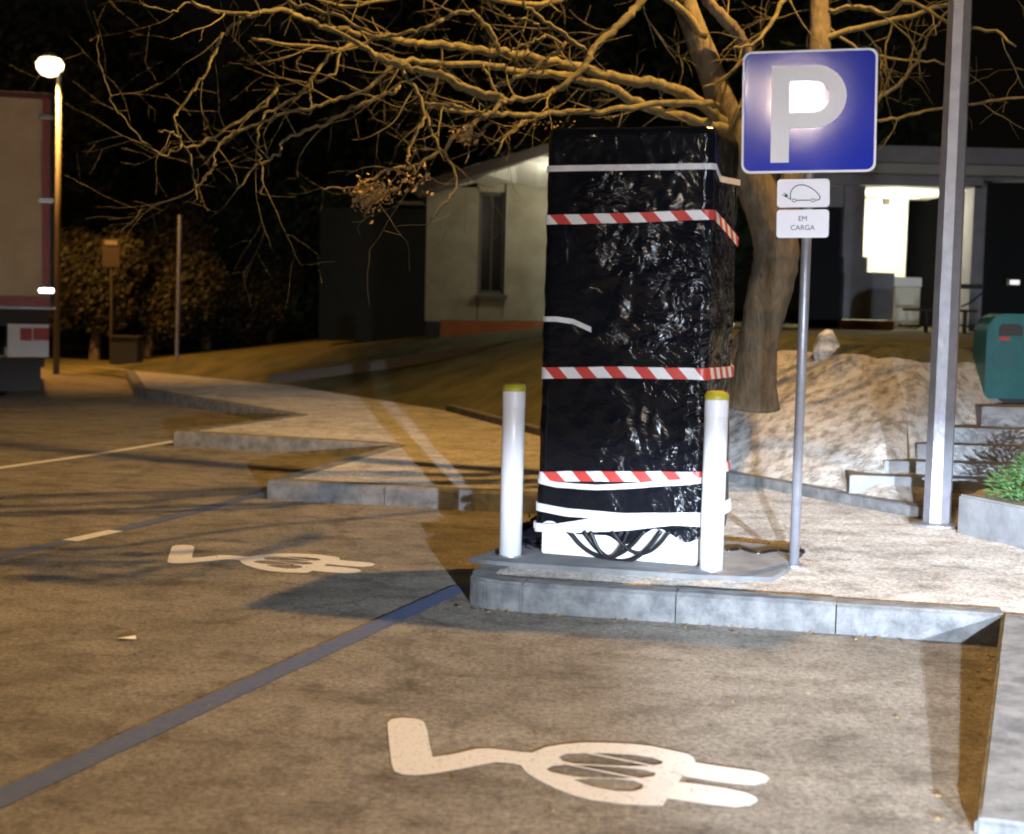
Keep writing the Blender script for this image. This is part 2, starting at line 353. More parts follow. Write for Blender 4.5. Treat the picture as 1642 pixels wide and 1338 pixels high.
# kerb stones: every stone a block of its own
def kerb_run(pts, w=.13, unit=.8, z1=PH, side=1):
    for a, b in zip(pts[:-1], pts[1:]):
        L = (b-a).length; n = max(1, round(L/unit)); t = (b-a).normalized(); nn = Vector((-t.y, t.x, 0))*side
        for i in range(n):
            p = a+t*(L*i/n+.003); q = a+t*(L*(i+1)/n-.003); j = random.uniform(-.004, .004)
            quad = [p-nn*(.012+j), q-nn*(.012+j), q+nn*w, p+nn*w]
            m = MB(); hz = z1+random.uniform(0, .004)
            hs = [hz, hz, hz, hz]
            if abs(a.z-b.z) > .02 or a.z < PH-.02: hs = [p.z+.003, q.z+.003, q.z+.003, p.z+.003]; hz = hs[0]
            if L > .3:
                c = .018; lo = [(v.x, v.y) for v in quad]
                m.add([(*lo[0], -.02), (*lo[1], -.02), (*lo[2], -.02), (*lo[3], -.02),
                       (*lo[0], hs[0]-c), (*lo[1], hs[1]-c), (*lo[2], hs[2]), (*lo[3], hs[3]),
                       *[((quad[k]+nn*c).x, (quad[k]+nn*c).y, hs[k]) for k in (0, 1)]],
                      [(0, 1, 5, 4), (1, 2, 6, 9, 5), (2, 3, 7, 6), (3, 0, 4, 8, 7), (4, 5, 9, 8), (8, 9, 6, 7), (3, 2, 1, 0)])
            else: m.prism([(v.x, v.y) for v in quad], -.02, hz)
            m.build('kerb_stone', M_kerb, pav)
cc = arc_corner(inner0, nose1, inner1, .34)
kerb_run([noseNR, noseN], side=-1)
kerb_run([noseN, inner0], side=-1)
kerb_run([inner0, cc[0]], side=-1)
# rounded nose: one curved stone
def ring(line, w):
    out = []
    for i, p in enumerate(line):
        t = (line[min(i+1, len(line)-1)]-line[max(i-1, 0)]).normalized(); out.append(p+Vector((t.y, -t.x, 0))*w)
    return out
outer = ring(cc, -.012); inn = ring(cc, .13)
MB().prism([(p.x, p.y) for p in outer+inn[::-1]], -.02, PH+.002).build('kerb_stone', M_kerb, pav, bevel=.012)
kerb_run([cc[-1], inner1], side=-1); kerb_run([inner1, nose2], side=-1); kerb_run([nose2, inner2], side=-1)
kerb_run([inner2, nose3], side=-1); kerb_run([nose3, far3, Vector((-5.2, 21.5, PH)), Vector((-6.5, 26.2, PH))], side=-1)
# painted lines
strip_px([(-60, 1312), (0, 1282), (370, 1112), (742, 942)], .115, .004, 'painted_line', M_blue_paint, road, 'long blue bay line running to the rounded kerb nose')
strip_px([(432, 789), (300, 824), (186, 852)], .11, .004, 'painted_line', M_blue_paint, road, 'blue bay line ending at the second kerb corner')
strip_px([(186, 852), (112, 868)], .11, .004, 'painted_line', M_white_paint, road, 'short white piece inside a blue line')
strip_px([(112, 868), (0, 893), (-60, 907)], .11, .004, 'painted_line', M_blue_paint, road, 'blue bay line at the left edge')
strip_px([(282, 708), (150, 730), (0, 751), (-60, 760)], .11, .004, 'painted_line', M_white_paint, road, 'white bay line running to the third kerb corner')
# plug symbols
def cv(l, ox, oy, k): return [(ox+x*k, oy+y*k) for x, y in l]
out1 = [(135, 135), (150, 122), (190, 117), (240, 120), (266, 132), (278, 165), (285, 210), (297, 257), (350, 251), (400, 240), (450, 228), (500, 227), (560, 234), (650, 243),
        (700, 222), (760, 212), (840, 206), (930, 207), (1010, 211), (1080, 219), (1150, 234), (1205, 246), (1225, 258), (1232, 276), (1300, 288), (1390, 300), (1450, 309), (1482, 320), (1495, 334), (1482, 350), (1440, 358), (1380, 355), (1290, 343), (1185, 325),
        (1173, 346), (1260, 356), (1340, 368), (1410, 383), (1448, 400), (1453, 416), (1425, 432), (1370, 437), (1290, 428), (1200, 415), (1132, 405), (1115, 432), (1060, 431), (980, 427), (860, 411), (790, 392), (730, 368), (670, 338), (630, 312), (610, 286),
        (560, 278), (520, 276), (450, 290), (380, 303), (300, 317), (240, 323), (190, 320), (160, 308), (150, 280), (143, 220)]
h1 = [(745, 258), (770, 247), (830, 244), (920, 244), (1010, 250), (1080, 260), (1112, 272), (1114, 281), (1080, 289), (1010, 290), (900, 286), (800, 281), (760, 272)]
h2 = [(702, 300), (725, 289), (780, 286), (860, 288), (960, 294), (1050, 304), (1090, 315), (1085, 326), (1030, 333), (930, 333), (830, 331), (760, 320), (715, 310)]
h3 = [(800, 338), (860, 334), (940, 335), (1010, 342), (1046, 356), (1044, 370), (1010, 380), (950, 379), (880, 366), (840, 355)]
t1 = [(828, 243), (842, 241), (1085, 288), (1070, 291)]; t2 = [(762, 284), (776, 283), (1040, 335), (1022, 337)]
def g1(l): return [at(x, y, 0) for x, y in cv(l, 560, 1100, .4507)]
A1, B1 = at(621, 1156), at(1231, 1250); A2, B2 = at(277, 876), at(600, 907)
sc = (B2-A2).length/(B1-A1).length; rot = math.atan2((B2-A2).y, (B2-A2).x)-math.atan2((B1-A1).y, (B1-A1).x)
def g2(l): return [A2+Matrix.Rotation(rot, 3, 'Z') @ ((p-A1)*sc) for p in g1(l)]
for g, lab in ((g1, 'large near painted plug symbol, cable tail on the left and two prongs on the right'), (g2, 'smaller far painted plug symbol in the second bay')):
    o = flat_shape('plug_symbol', [[(p.x, p.y) for p in g(l)] for l in (out1, h1, h2, h3)], .004, M_white_paint, road); tag(o, lab)
    for t in (t1, t2): flat_shape('symbol_line', [[(p.x, p.y) for p in g(t)]], .0052, M_white_paint, o)
# ------------------------------------------------------------------ bank and lawn
def lerp(a, b, t): return a+(b-a)*t
def ztop(x):
    if x <= -8: return .03
    if x <= -1: return lerp(.03, .87, (x+8)/7)
    if x <= 1.6: return lerp(.87, 1.19, (x+1)/2.6)
    return 1.19
STEPS = []
for px, py, D in ((1362, 762, 10.75), (1417, 739, 10.95), (1470, 712, 11.15), (1528, 686, 11.35), (1574, 652, 11.6)):
    STEPS.append(atY(px, py, D))
from mathutils import noise as mnoise
def build_bank():
    FP = [Vector((a, b, 0)) for a, b in foot]; line = []
    for i in range(len(FP)-1):
        n = max(4, min(60, int((FP[i+1]-FP[i]).length/.09))) if i < 7 else 14
        for k in range(n): line.append(FP[i].lerp(FP[i+1], k/n))
    line.append(FP[-1])
    ss = [0, .03] + [.03+.07*i for i in range(1, 32)] + [2.5, 3, 3.6, 4.5, 6, 8, 10, 13, 17, 22, 30, 45, 70]
    dirn = Vector((.72, .69, 0)); vs = []
    for p in line:
        for s in ss:
            q = p+dirn*s; zt = ztop(q.x); base = .0 if p.y > 24 else .10
            steep = .78 if p.y < 14 else lerp(.78, .32, min(1, (p.y-14)/6))
            z = min(zt, base+s*steep)
            z = zt-math.log1p(math.exp(-(base+s*steep-zt)*-9))/9 if False else z
            if s > .02 and p.y < 17 and s < 3.5:
                amp = .032*min(1, s/.2)
                z += amp*mnoise.fractal(q*2.6, 1, 2, 6)*1.0+.012*mnoise.noise(q*17)
                q = q+Vector((0, -1, 0))*amp*.9*mnoise.noise(q*5+Vector((7, 0, 0)))
            # cut for the steps and the planting bed
            dl = (q.x-2.15)-(q.y-10.5)*1.02
            zs_ = lambda yy: .26+max(0, min(1, (yy-10.4)/1.5))*.48
            if dl > 0 and q.y < 12.6 and q.y > 9.9:
                zs = .26 + max(0, min(1, (q.y-10.4)/1.5))*.48 - .09; z = min(z, zs)
            elif dl > -.7 and 9.9 < q.y < 12.6: z = min(z, lerp(zs_(q.y), 1.3, min(1, -dl/.7)))
            if q.y <= 9.9 and q.x > 2.6: z = min(z, .36)
            vs.append((q.x, q.y, z))
    m = len(ss); fs = [(i*m+j, i*m+j+1, (i+1)*m+j+1, (i+1)*m+j)[::-1] for i in range(len(line)-1) for j in range(m-1)]
    me = bpy.data.meshes.new('bank'); me.from_pydata(vs, [], fs); me.materials.append(M_bank); me.materials.append(M_grass)
    for p in me.polygons:
        c = p.center; p.material_index = 1 if (c.y > 14.8 or (c.z > 1.10)) else 0
    bm = bmesh.new(); bm.from_mesh(me); bmesh.ops.recalc_face_normals(bm, faces=bm.faces); bm.to_mesh(me); bm.free()
    me.shade_smooth(); o = bpy.data.objects.new('hillside', me); COL.objects.link(o); tag(o, kind='structure'); return o
hill = build_bank()
# low edging along the foot of the bank
edg = empty('edging_wall', (2.2, 10.8, PH), 'low grey concrete edging along the foot of the pale bank', 'edging')
E0 = [Vector((a, b, 0)) for a, b in ((2.75, 9.95), (1.75, 11.72), (.28, 15.55), (-.78, 18.65))]
for a, b in zip(E0[:-1], E0[1:]):
    L = (b-a).length; n = round(L/1.0); t = (b-a).normalized(); nn = Vector((t.y, -t.x, 0))
    for i in range(n):
        p = a+t*(L*i/n+.004); q = a+t*(L*(i+1)/n-.004)
        MB().prism([(v.x, v.y) for v in (p-nn*.02, q-nn*.02, q+nn*.1, p+nn*.1)], .1, PH+.07+random.uniform(-.006, .006)).build('edging_block', M_kerb, edg)
# path edging over the lawn
pe = empty('path_edge', (-2, 21, .5), 'pale path edging climbing the lawn towards the white house', 'path edge')
PL = [atY(430, 601, 22.5), atY(560, 584, 22.3), atY(640, 573, 22.2), atY(760, 556, 22.1), atY(880, 538, 22)]
for a, b in zip(PL[:-1], PL[1:]):
    MB().add([a+Vector((0, 0, -.14)), b+Vector((0, 0, -.14)), b, a, a+Vector((0, .16, -.14)), b+Vector((0, .16, -.14)), b+Vector((0, .16, 0)), a+Vector((0, .16, 0))],
             [(0, 1, 2, 3), (5, 4, 7, 6), (3, 2, 6, 7), (0, 3, 7, 4), (1, 5, 6, 2)]).build('edging_piece', M_frame, pe)
# ------------------------------------------------------------------ steps
st = empty('concrete_steps', STEPS[0].xyz, 'flight of pale grey concrete steps cut into the bank beside the tall pole', 'steps')
sd = Vector((.993, -.115, 0)).normalized(); sn = Vector((.115, .993, 0))
for i, p in enumerate(STEPS):
    k = 0; x0 = 0
    for w in (1.15, 1.2, 1.1):
        if i > 1 or k < 2:
            a = p+sd*(x0+.004); b = p+sd*(x0+w-.004); e = .36
            MB().prism([(v.x, v.y) for v in (a, b, b+sn*e, a+sn*e)], p.z-.165, p.z).build('step_block', M_step, st, bevel=.006)
        x0 += w; k += 1
MB().prism([(v.x, v.y) for v in (STEPS[4]+sn*.34, STEPS[4]+sn*.34+sd*3.4, STEPS[4]+sn*1.6+sd*3.4, STEPS[4]+sn*1.6+sd*.5)], STEPS[4].z-.2, STEPS[4].z-.01).build('landing', M_step, st)
# planting bed wall right of the pole
bed = empty('bed_wall', (2.95, 9.0, PH), 'grey concrete bed wall with a leafy plant, right of the tall pole', 'low wall')
B0 = [Vector((2.72, 9.42, 0)), Vector((2.97, 8.80, 0)), Vector((3.4, 7.75, 0)), Vector((3.9, 6.5, 0))]
for a, b in zip(B0[:-1], B0[1:]):
    t = (b-a).normalized(); nn = Vector((-t.y, t.x, 0)); a2 = a+t*.004; b2 = b-t*.004
    MB().prism([(v.x, v.y) for v in (a2, b2, b2+nn*.2, a2+nn*.2)], .1, .37+random.uniform(-.008, .008)).build('wall_block', M_step, bed, bevel=.012)
pl = empty('leafy_plant', (3.25, 9.25, .3), 'green leafy plant at the right edge, below the teal bin', 'plant')
m = MB()
for i in range(2200):
    th = random.uniform(0, 2*math.pi); rr = random.uniform(0, .42)**1; c = Vector((3.3+rr*math.cos(th)*1.0, 9.3+rr*math.sin(th)*.8, .34+random.uniform(0, .42)*(1-rr*1.6)))
    d = Vector((math.cos(th), math.sin(th), random.uniform(.2, 1.2))).normalized(); s = random.uniform(.03, .08); w = d.cross(Vector((0, 0, 1))).normalized()*s*.22
    tip = c+d*s+Vector((0, 0, -s*.25)); m.add([c, c+d*s*.5+w, tip, c+d*s*.5-w], [(0, 1, 2, 3)])
tag(m.build('foliage', M_plant, pl), kind='stuff')
m = MB()
for i in range(5):
    th = random.uniform(0, 6.28); m.tube([(3.3, 9.3, .28), (3.3+.15*math.cos(th), 9.3+.15*math.sin(th), .45), (3.3+.32*math.cos(th), 9.3+.3*math.sin(th), .6)], [.008, .006, .003], 5)
m.build('stem', M_twig, pl)
# ------------------------------------------------------------------ tall pole on the right
pb = at(1502, 842, PH)
tp = empty('lamp_post', pb, 'tall grey tapering octagonal lamp post at the foot of the steps', 'lamp post')
m = MB()
n = 8; prof = [(.088, 0), (.084, 1.2), (.074, 3.2), (.058, 6.2)]
m.lathe([(r, z) for r, z in prof], pb, 8); o = m.build('pole', M_steel, tp)
MB().lathe([(.16, 0), (.16, .012), (.1, .02)], pb, 20).build('base_plate', M_steel, tp)
MB().tube([pb+Vector((0, 0, 6.15)), pb+Vector((-.02, -.02, 6.45)), LA+Vector((.02, .0, .1))], .03, 8).build('arm', M_steel, tp)
hd = MB().lathe([(.05, .22), (.17, .18), (.22, .1), (.22, .06)][::-1], LA, 20).build('lamp_head', M_dark, tp, smooth=True)
MB().lathe([(.15, .03), (.15, .055)], LA, 20).build('lamp_glass', M_glow, hd)
# ------------------------------------------------------------------ bollards
def bollard(loc, lab):
    r = .0585; t = empty('bollard', loc, lab, 'bollard', 'white bollards guarding the wrapped cabinet')
    MB().lathe([(r, 0), (r, .855), (r-.003, .86)], loc, 32).build('post', M_bollard, t, smooth=False).data.shade_smooth()
    MB().lathe([(r+.002, .858), (r+.003, .875), (r-.006, .893), (r-.03, .9)], loc, 32).build('cap', M_yellow, t)
    MB().lathe([(r+.0012, .775), (r+.0012, .852)], loc, 32).build('reflective_band', M_plate, t)
    MB().lathe([(r+.012, -.004), (r+.01, .006)], loc, 24).build('foot_ring', M_steel, t)
    return t
bollard(at(818, 891, PH+.02), 'white bollard with yellow cap left of the wrapped cabinet')
bollard(at(1140, 914, PH+.02), 'white bollard with yellow cap in front of the right corner of the cabinet')
# ------------------------------------------------------------------ concrete pad
pad = flat_shape('pad', [[(p.x, p.y) for p in [at(x, y, PH+.02) for x, y in ((752, 895), (775, 889), (852, 858), (1000, 850), (1290, 880), (1262, 912), (1238, 926), (1120, 922), (800, 901))]]], PH+.008, M_pad, pav, thick=.012)
pad.name = 'concrete_pad'
# ------------------------------------------------------------------ wrapped charging cabinet
c0 = at(868, 887, PH+.02); c1 = at(1117, 907, PH+.02); cu_ = (c1-c0).normalized(); cn = Vector((-cu_.y, cu_.x, 0)); Wd = (c1-c0).length; Dp = .62
zb = PH+.02
cab = empty('wrapped_charger', (c0+c1)/2+cn*Dp/2, 'tall charging cabinet wrapped in wrinkled black film and barrier tape on a white plinth', 'cabinet')
MC = Matrix(((cu_.x, cn.x, 0, c0.x), (cu_.y, cn.y, 0, c0.y), (0, 0, 1, zb), (0, 0, 0, 1)))
MB().box(0, Wd, 0, Dp, 0, .17).build('plinth', M_plinth, cab, bevel=.006, M=MC)
MB().box(.02, Wd-.02, .02, Dp-.02, .172, 2.2).build('cabinet_body', M_plinth, cab, M=MC)
top = 2.215; e = .022
def wrap():
    vs = []; fs = []; x0, x1, y0, y1 = -e, Wd+e, -e, Dp+e; r = .035
    per = []
    def seg(a, b, n): return [(a[0]+(b[0]-a[0])*i/n, a[1]+(b[1]-a[1])*i/n) for i in range(n)]
    per = seg((x0+r, y0), (x1-r, y0), 60)+seg((x1-r, y0), (x1, y0+r), 4)+seg((x1, y0+r), (x1, y1-r), 40)+seg((x1, y1-r), (x1-r, y1), 3)+seg((x1-r, y1), (x0+r, y1), 20)+seg((x0+r, y1), (x0, y1-r), 3)+seg((x0, y1-r), (x0, y0+r), 20)+seg((x0, y0+r), (x0+r, y0), 4)
    n = len(per); NZ = 150
    for k in range(NZ+1):
        f = k/NZ
        for i, (x, y) in enumerate(per):
            hem = .13+.028*math.sin(x*9+1)+.02*math.sin(x*23+y*11)+.012*mnoise.noise(Vector((x*14, y*9, 0)))
            if x > Wd*.55 and y < 0: hem += .0 + .02*math.sin((x-Wd*.55)*14)
            z = hem+(top-hem)*f
            q = Vector((x, y, z)); cx, cy = x-Wd/2, y-Dp/2
            d = .010*mnoise.fractal(Vector((x*2.5, y*2.5, z*2)), 1, 2, 4)+.006*mnoise.noise(Vector((x*9+z*7, y*9, z*8-x*5)))
            for zt_ in (2.16, 1.89, 1.08, .535): d *= 1-.9*math.exp(-((z-zt_)/.05)**2)
            flare = .012*(1-f)**6+(-.02*max(0, (f-.985)/.015))
            l = math.hypot(cx, cy); q += Vector((cx/l, cy/l, 0))*(d+flare)
            vs.append(q)
    for k in range(NZ):
        for i in range(n): fs.append((k*n+i, k*n+(i+1) % n, (k+1)*n+(i+1) % n, (k+1)*n+i))
    fs.append(tuple(NZ*n+i for i in range(n)))
    m = MB(); m.add(vs, fs); return m.build('plastic_wrap', M_film, cab, smooth=True, M=MC)
wrap_o = wrap()
def band(name, mt, prof, w, o=.008, sides=True, parent=wrap_o, t=.003):
    # prof: (s, z) along front face (0..Wd) then right side (Wd..Wd+Dp); centre heights
    me_v = []; fs = []; uvs = []
    def P(s):
        a = -e-o; X1 = Wd+e+o
        r = .045
        if s < 0: return (a, a+r-s)
        if s <= Wd:
            x = a+(X1-a)*s/Wd; dd = min(x-a, X1-x); y = -e-o
            if dd < r: y += r*(1-math.sqrt(max(0, 1-(1-dd/r)**2)))
            return (x, y)
        return (X1, -e-o+r+(Dp+2*e+o-r)*(s-Wd)/Dp)
    prof = [(-Dp, prof[0][1])]+prof
    pts = []
    for (s0, z0), (s1, z1) in zip(prof[:-1], prof[1:]):
        nn = max(1, int(abs(s1-s0)/.011))
        for i in range(nn): pts.append((lerp(s0, s1, i/nn), lerp(z0, z1, i/nn)))
    pts.append(prof[-1])
    for s, z in pts:
        x, y = P(s); wob = .004*mnoise.noise(Vector((s*9, z*7, 3)))
        for dz in (-w/2, w/2): me_v.append((x, y+(wob if 0 <= s <= Wd else 0), z+dz+wob*.7)); uvs.append((s, dz+w/2))
        for dz in (-w/2, w/2): me_v.append((x-(t if s > Wd else -t if s < 0 else 0), y+(t if s <= Wd else 0), z+dz)); uvs.append((s, dz+w/2))
    for i in range(len(pts)-1):
        a = i*4; b = a+4
        fs += [(a, b, b+1, a+1), (a+3, b+3, b+2, a+2), (a+1, b+1, b+3, a+3), (a+2, b+2, b, a)]
    me = bpy.data.meshes.new(name); me.from_pydata([tuple(MC @ Vector(v)) for v in me_v], [], fs)
    ul = me.uv_layers.new(name='UVMap')
    for lp in me.loops: ul.data[lp.index].uv = uvs[lp.vertex_index]
    me.update(); return link(name, me, mt, parent)
def zf(px, py):       # height on the front face for a measured pixel
    d = ray(px, py); o0 = MC @ Vector((0, -e, 0)); t = ((o0-Vector((0, 0, H))).dot(cn))/d.dot(cn); p = Vector((0, 0, H))+d*t
    return ((p-o0).dot(cu_)+0., p.z-zb)
def fr(*pts): return [zf(*p) for p in pts]
def clampl(l): return [(0, l[0][1])]+[q for q in l[1:-1]]+[(Wd, l[-1][1])]
g = clampl(fr((880, 353), (1000, 350), (1132, 344))); band('barrier_tape', M_tape, g+[(Wd+.3, g[-1][1]-.05), (Wd+Dp, g[-1][1]-.11)], .05)
g = clampl(fr((870, 599), (1000, 597), (1128, 600))); band('barrier_tape', M_tape, g+[(Wd+Dp, g[-1][1]-.01)], .058)
g = clampl(fr((865, 765), (960, 764), (1122, 765))); band('barrier_tape', M_tape, g+[(Wd+Dp, g[-1][1])], .053)
g = clampl(fr((880, 271), (1000, 269), (1135, 267))); band('strap', M_whitetape, g+[(Wd+.12, g[-1][1]-.05), (Wd+Dp, g[-1][1]-.03)], .03)
g = fr((870, 512), (900, 512), (925, 516), (952, 529)); band('strap', M_whitetape, [(0, g[0][1])]+g[1:], .026)
g = clampl(fr((863, 770), (900, 778), (960, 782), (1010, 779), (1122, 770))); band('strap', M_whitetape, g, .028, .012)
g = clampl(fr((862, 812), (920, 822), (1000, 829), (1122, 828))); band('strap', M_whitetape, g+[(Wd+Dp, g[-1][1])], .042, .017)
g = clampl(fr((862, 846), (900, 847), (960, 836), (1040, 833), (1122, 837))); band('strap', M_whitetape, g+[(Wd+Dp, g[-1][1])], .042, .021)
g = clampl(fr((862, 842), (930, 850), (1010, 845), (1080, 835), (1122, 840))); band('strap', M_whitetape, g, .03, .025)
# cable loops hanging in front of the plinth
for i, (a, b, dpt, rr) in enumerate(((912, 1035, 893, .012), (938, 1062, 900, .012), (950, 1010, 893, .010), (985, 1078, 886, .010))):
    pts = []
    for k in range(17):
        t = k/16; px = lerp(a, b, t); py = 845+(dpt-845)*math.sin(math.pi*t)**.75+ (6 if k in (0, 16) else 0)
        s, z = zf(px, py); pts.append(MC @ Vector((s, -.035-.012*i, z)))
    MB().tube(smoothline(pts, 3), rr, 8).build('cable', M_cable, cab, smooth=True)
m = MB(); pts = [at(1166, 884, PH+.02)] + [at(x, y, PH+.02) for x, y in ((1190, 882), (1215, 888), (1245, 884), (1270, 887), (1288, 885))]
tag(m.tube(smoothline(pts, 4), .014, 8).build('cable', M_cable, None, smooth=True), 'black cable lying on the pavement behind the sign post foot', 'cable')
# bunched film at the cabinet's left foot
m = MB()
q = MC @ Vector((-.05, .12, 0))
for i in range(60):
    a = Vector((random.uniform(-.09, .05), random.uniform(-.10, .5), random.uniform(0, .10))); vs = [q+a+Vector((random.uniform(-.05, .05), random.uniform(-.05, .05), random.uniform(-.03, .05))) for _ in range(4)]
    for v in vs: v.z = max(v.z, zb+.004)
    m.add(vs, [(0, 1, 2, 3)])
m.build('loose_film', M_film, cab)
# ------------------------------------------------------------------ parking sign
sb = at(1273, 909, PH); sg = empty('parking_sign', sb, 'blue parking sign with two small white plates on a slim metal post', 'sign')
MB().tube([sb, sb+Vector((0, 0, 2.60))], .0255, 20).build('post', M_steel, sg, smooth=True)
MB().lathe([(.05, 0), (.048, .01), (.03, .014)], sb, 20).build('foot_plate', M_steel, sg)
AN = math.radians(13); TL = math.radians(1.2)
def signM(px, py, fwd=.035):
    p = atY(px, py, sb.y-fwd-.0)
    sxv = Vector((math.cos(AN)*math.cos(TL), -math.sin(AN)*math.cos(TL), math.sin(TL))); ny = Vector((-math.sin(AN), -math.cos(AN), 0)); szv = ny.cross(sxv)
    return Matrix(((sxv.x, szv.x, ny.x, p.x), (sxv.y, szv.y, ny.y, p.y), (sxv.z, szv.z, ny.z, p.z), (0, 0, 0, 1)))
def rrect(w, h, r, n=6):
    o = []
    for cx, cy, a0 in ((w/2-r, h/2-r, 0), (-w/2+r, h/2-r, 90), (-w/2+r, -h/2+r, 180), (w/2-r, -h/2+r, 270)):
        for k in range(n+1):
            a = math.radians(a0+90*k/n); o.append((cx+r*math.cos(a), cy+r*math.sin(a)))
    return o
SM = signM(1297, 179); SW = .672; SH = .615
MB().prism(rrect(SW, SH, .045), -.02, -.004).build('backing', M_steel, sg, M=SM)
MB().prism(rrect(SW, SH, .045), -.0035, 0).build('border', M_signwhite, sg, M=SM)
MB().prism(rrect(SW-.024, SH-.024, .036), .0005, .003).build('blue_face', M_signblue, sg, M=SM)
# the letter P
def P_loops():
    x0 = -.188; w = .092; y0 = -.255; y1 = .232; ro = .158; cy = y1-ro; cx = .025
    o = [(x0, y0), (x0+w, y0), (x0+w, cy-ro)]
    for k in range(17):
        a = math.radians(-90+180*k/16); o.append((cx+ro*1.02*math.cos(a), cy+ro*math.sin(a)))
    o += [(x0, y1)]
    ri = ro-.080; i_ = [(x0+w, cy-ri)]
    for k in range(13):
        a = math.radians(-90+180*k/12); i_.append((cx+ri*math.cos(a), cy+ri*math.sin(a)))
    i_ += [(x0+w, cy+ri)]
    return [o, i_]
flat_shape('letter_p', P_loops(), 0, M_signwhite, sg, M=SM @ Matrix.Translation((0, 0, .0045)), thick=.0005)
for (px, py, kind) in ((1288, 310, 'car'), (1287, 359, 'txt')):
    PM = signM(px, py); w, h = .262, .142
    pt = MB().prism(rrect(w, h, .018), -.012, 0).build('small_plate', M_plate, sg, M=PM)
    pt['label'] = 'upper white plate with an electric car outline' if kind == 'car' else 'lower white plate lettered EM CARGA'
    if kind == 'car':
        body = [(-.062, -.034), (-.064, -.004), (-.055, .020), (-.036, .036), (-.012, .042), (.018, .036), (.05, .018), (.074, -.004), (.084, -.022), (.078, -.034), (.064, -.036)]
        m = MB(); m.tube([(x, y, .002) for x, y in smoothline([(a, b, 0) for a, b in body], 4) for x, y in [(x, y)]] if False else [(v.x, v.y, .002) for v in smoothline([(a, b, 0) for a, b in body], 4)], .0024, 5)
        m.tube([(-.034, -.036, .002), (.036, -.036, .002)], .0024, 5)
        for cx in (-.045, .050):
            m.tube([(cx+.0105*math.cos(a), -.037+.0075*math.sin(a), .002) for a in [i*math.pi/6 for i in range(13)]], .002, 5)
        m.tube([(-.062, -.030, .002), (-.072, -.026, .002), (-.082, -.016, .002)], .0024, 5)
        m.tube([(-.080, -.016, .002), (-.090, -.008, .002)], .008, 6); m.tube([(-.086, -.004, .002), (-.098, .002, .002)], .0022, 5); m.tube([(-.092, -.012, .002), (-.105, -.007, .002)], .0022, 5)
        m.build('car_symbol', M_ink, pt, M=PM)
    else:
        text_shape('EM', .036, M_ink, pt, PM @ Matrix.Translation((0, .025, .001)))
        text_shape('CARGA', .036, M_ink, pt, PM @ Matrix.Translation((0, -.021, .001)))
for py in (150, 215):
    q = atY(1284, py, sb.y); MB().box(q.x-.05, q.x+.05, q.y-.012, q.y+.03, q.z-.014, q.z+.014).build('bracket', M_steel, sg)
# ------------------------------------------------------------------ bare tree
tb = atY(1208, 640, 11.3); tree = empty('bare_tree', tb, 'leafless tree on the bank with a crooked trunk and long spreading branches', 'tree')
def pts3(l, D0, D1):
    n = len(l); return [atY(p[0], p[1], lerp(D0, D1, i/(n-1))) for i, p in enumerate(l)]
def limb(l, D0, D1, r0, r1, name='limb', sides=8, mt=None, wob=.006):
    P = smoothline(pts3(l, D0, D1), 5); n = len(P); D = (D0+D1)/2
    P = [p+Vector((random.gauss(0, wob), random.gauss(0, wob), random.gauss(0, wob))) for p in P]
    rs = [lerp(r0, r1, i/(n-1))*lerp(D0, D1, i/(n-1))/F*random.uniform(.93, 1.07) for i in range(n)]
    o = MB().tube(P, rs, sides).build(name, mt or M_twig, tree, smooth=True); ALL.append((P, rs)); return o
ALL = []
tr = [(1204, 650, 50), (1208, 615, 38), (1215, 560, 32), (1226, 500, 34), (1242, 430, 37), (1243, 385, 36), (1222, 325, 32), (1196, 265, 29), (1172, 215, 27), (1152, 150, 22), (1126, 80, 20), (1096, 0, 18), (1070, -80, 16), (1040, -190, 13), (1030, -300, 9), (1035, -420, 5)]
P = smoothline([atY(a, b, lerp(11.25, 10.8, i/15)) for i, (a, b, c) in enumerate(tr)], 5)
rs = []
for i in range(len(P)):
    k = min(i//5, len(tr)-2); f = (i-5*k)/5; rs.append(lerp(tr[k][2], tr[min(k+1, 15)][2], min(f, 1))*11/F*random.uniform(.97, 1.03))
MB().tube(P, rs, 20).build('trunk', M_bark, tree, smooth=True)
def thick(l, D0, D1, r0, r1): return limb(l, D0, D1, r0, r1, 'limb', 12, M_bark, .004)
thick([(1240, 390), (1262, 330), (1290, 250), (1308, 170), (1316, 60), (1312, -60), (1330, -200), (1350, -330)], 11.2, 11.6, 28, 8)
thick([(1222, 330), (1215, 200), (1200, 100), (1178, 50), (1145, 15), (1120, -20), (1080, -90), (1040, -140)], 11.1, 10.4, 14, 5)
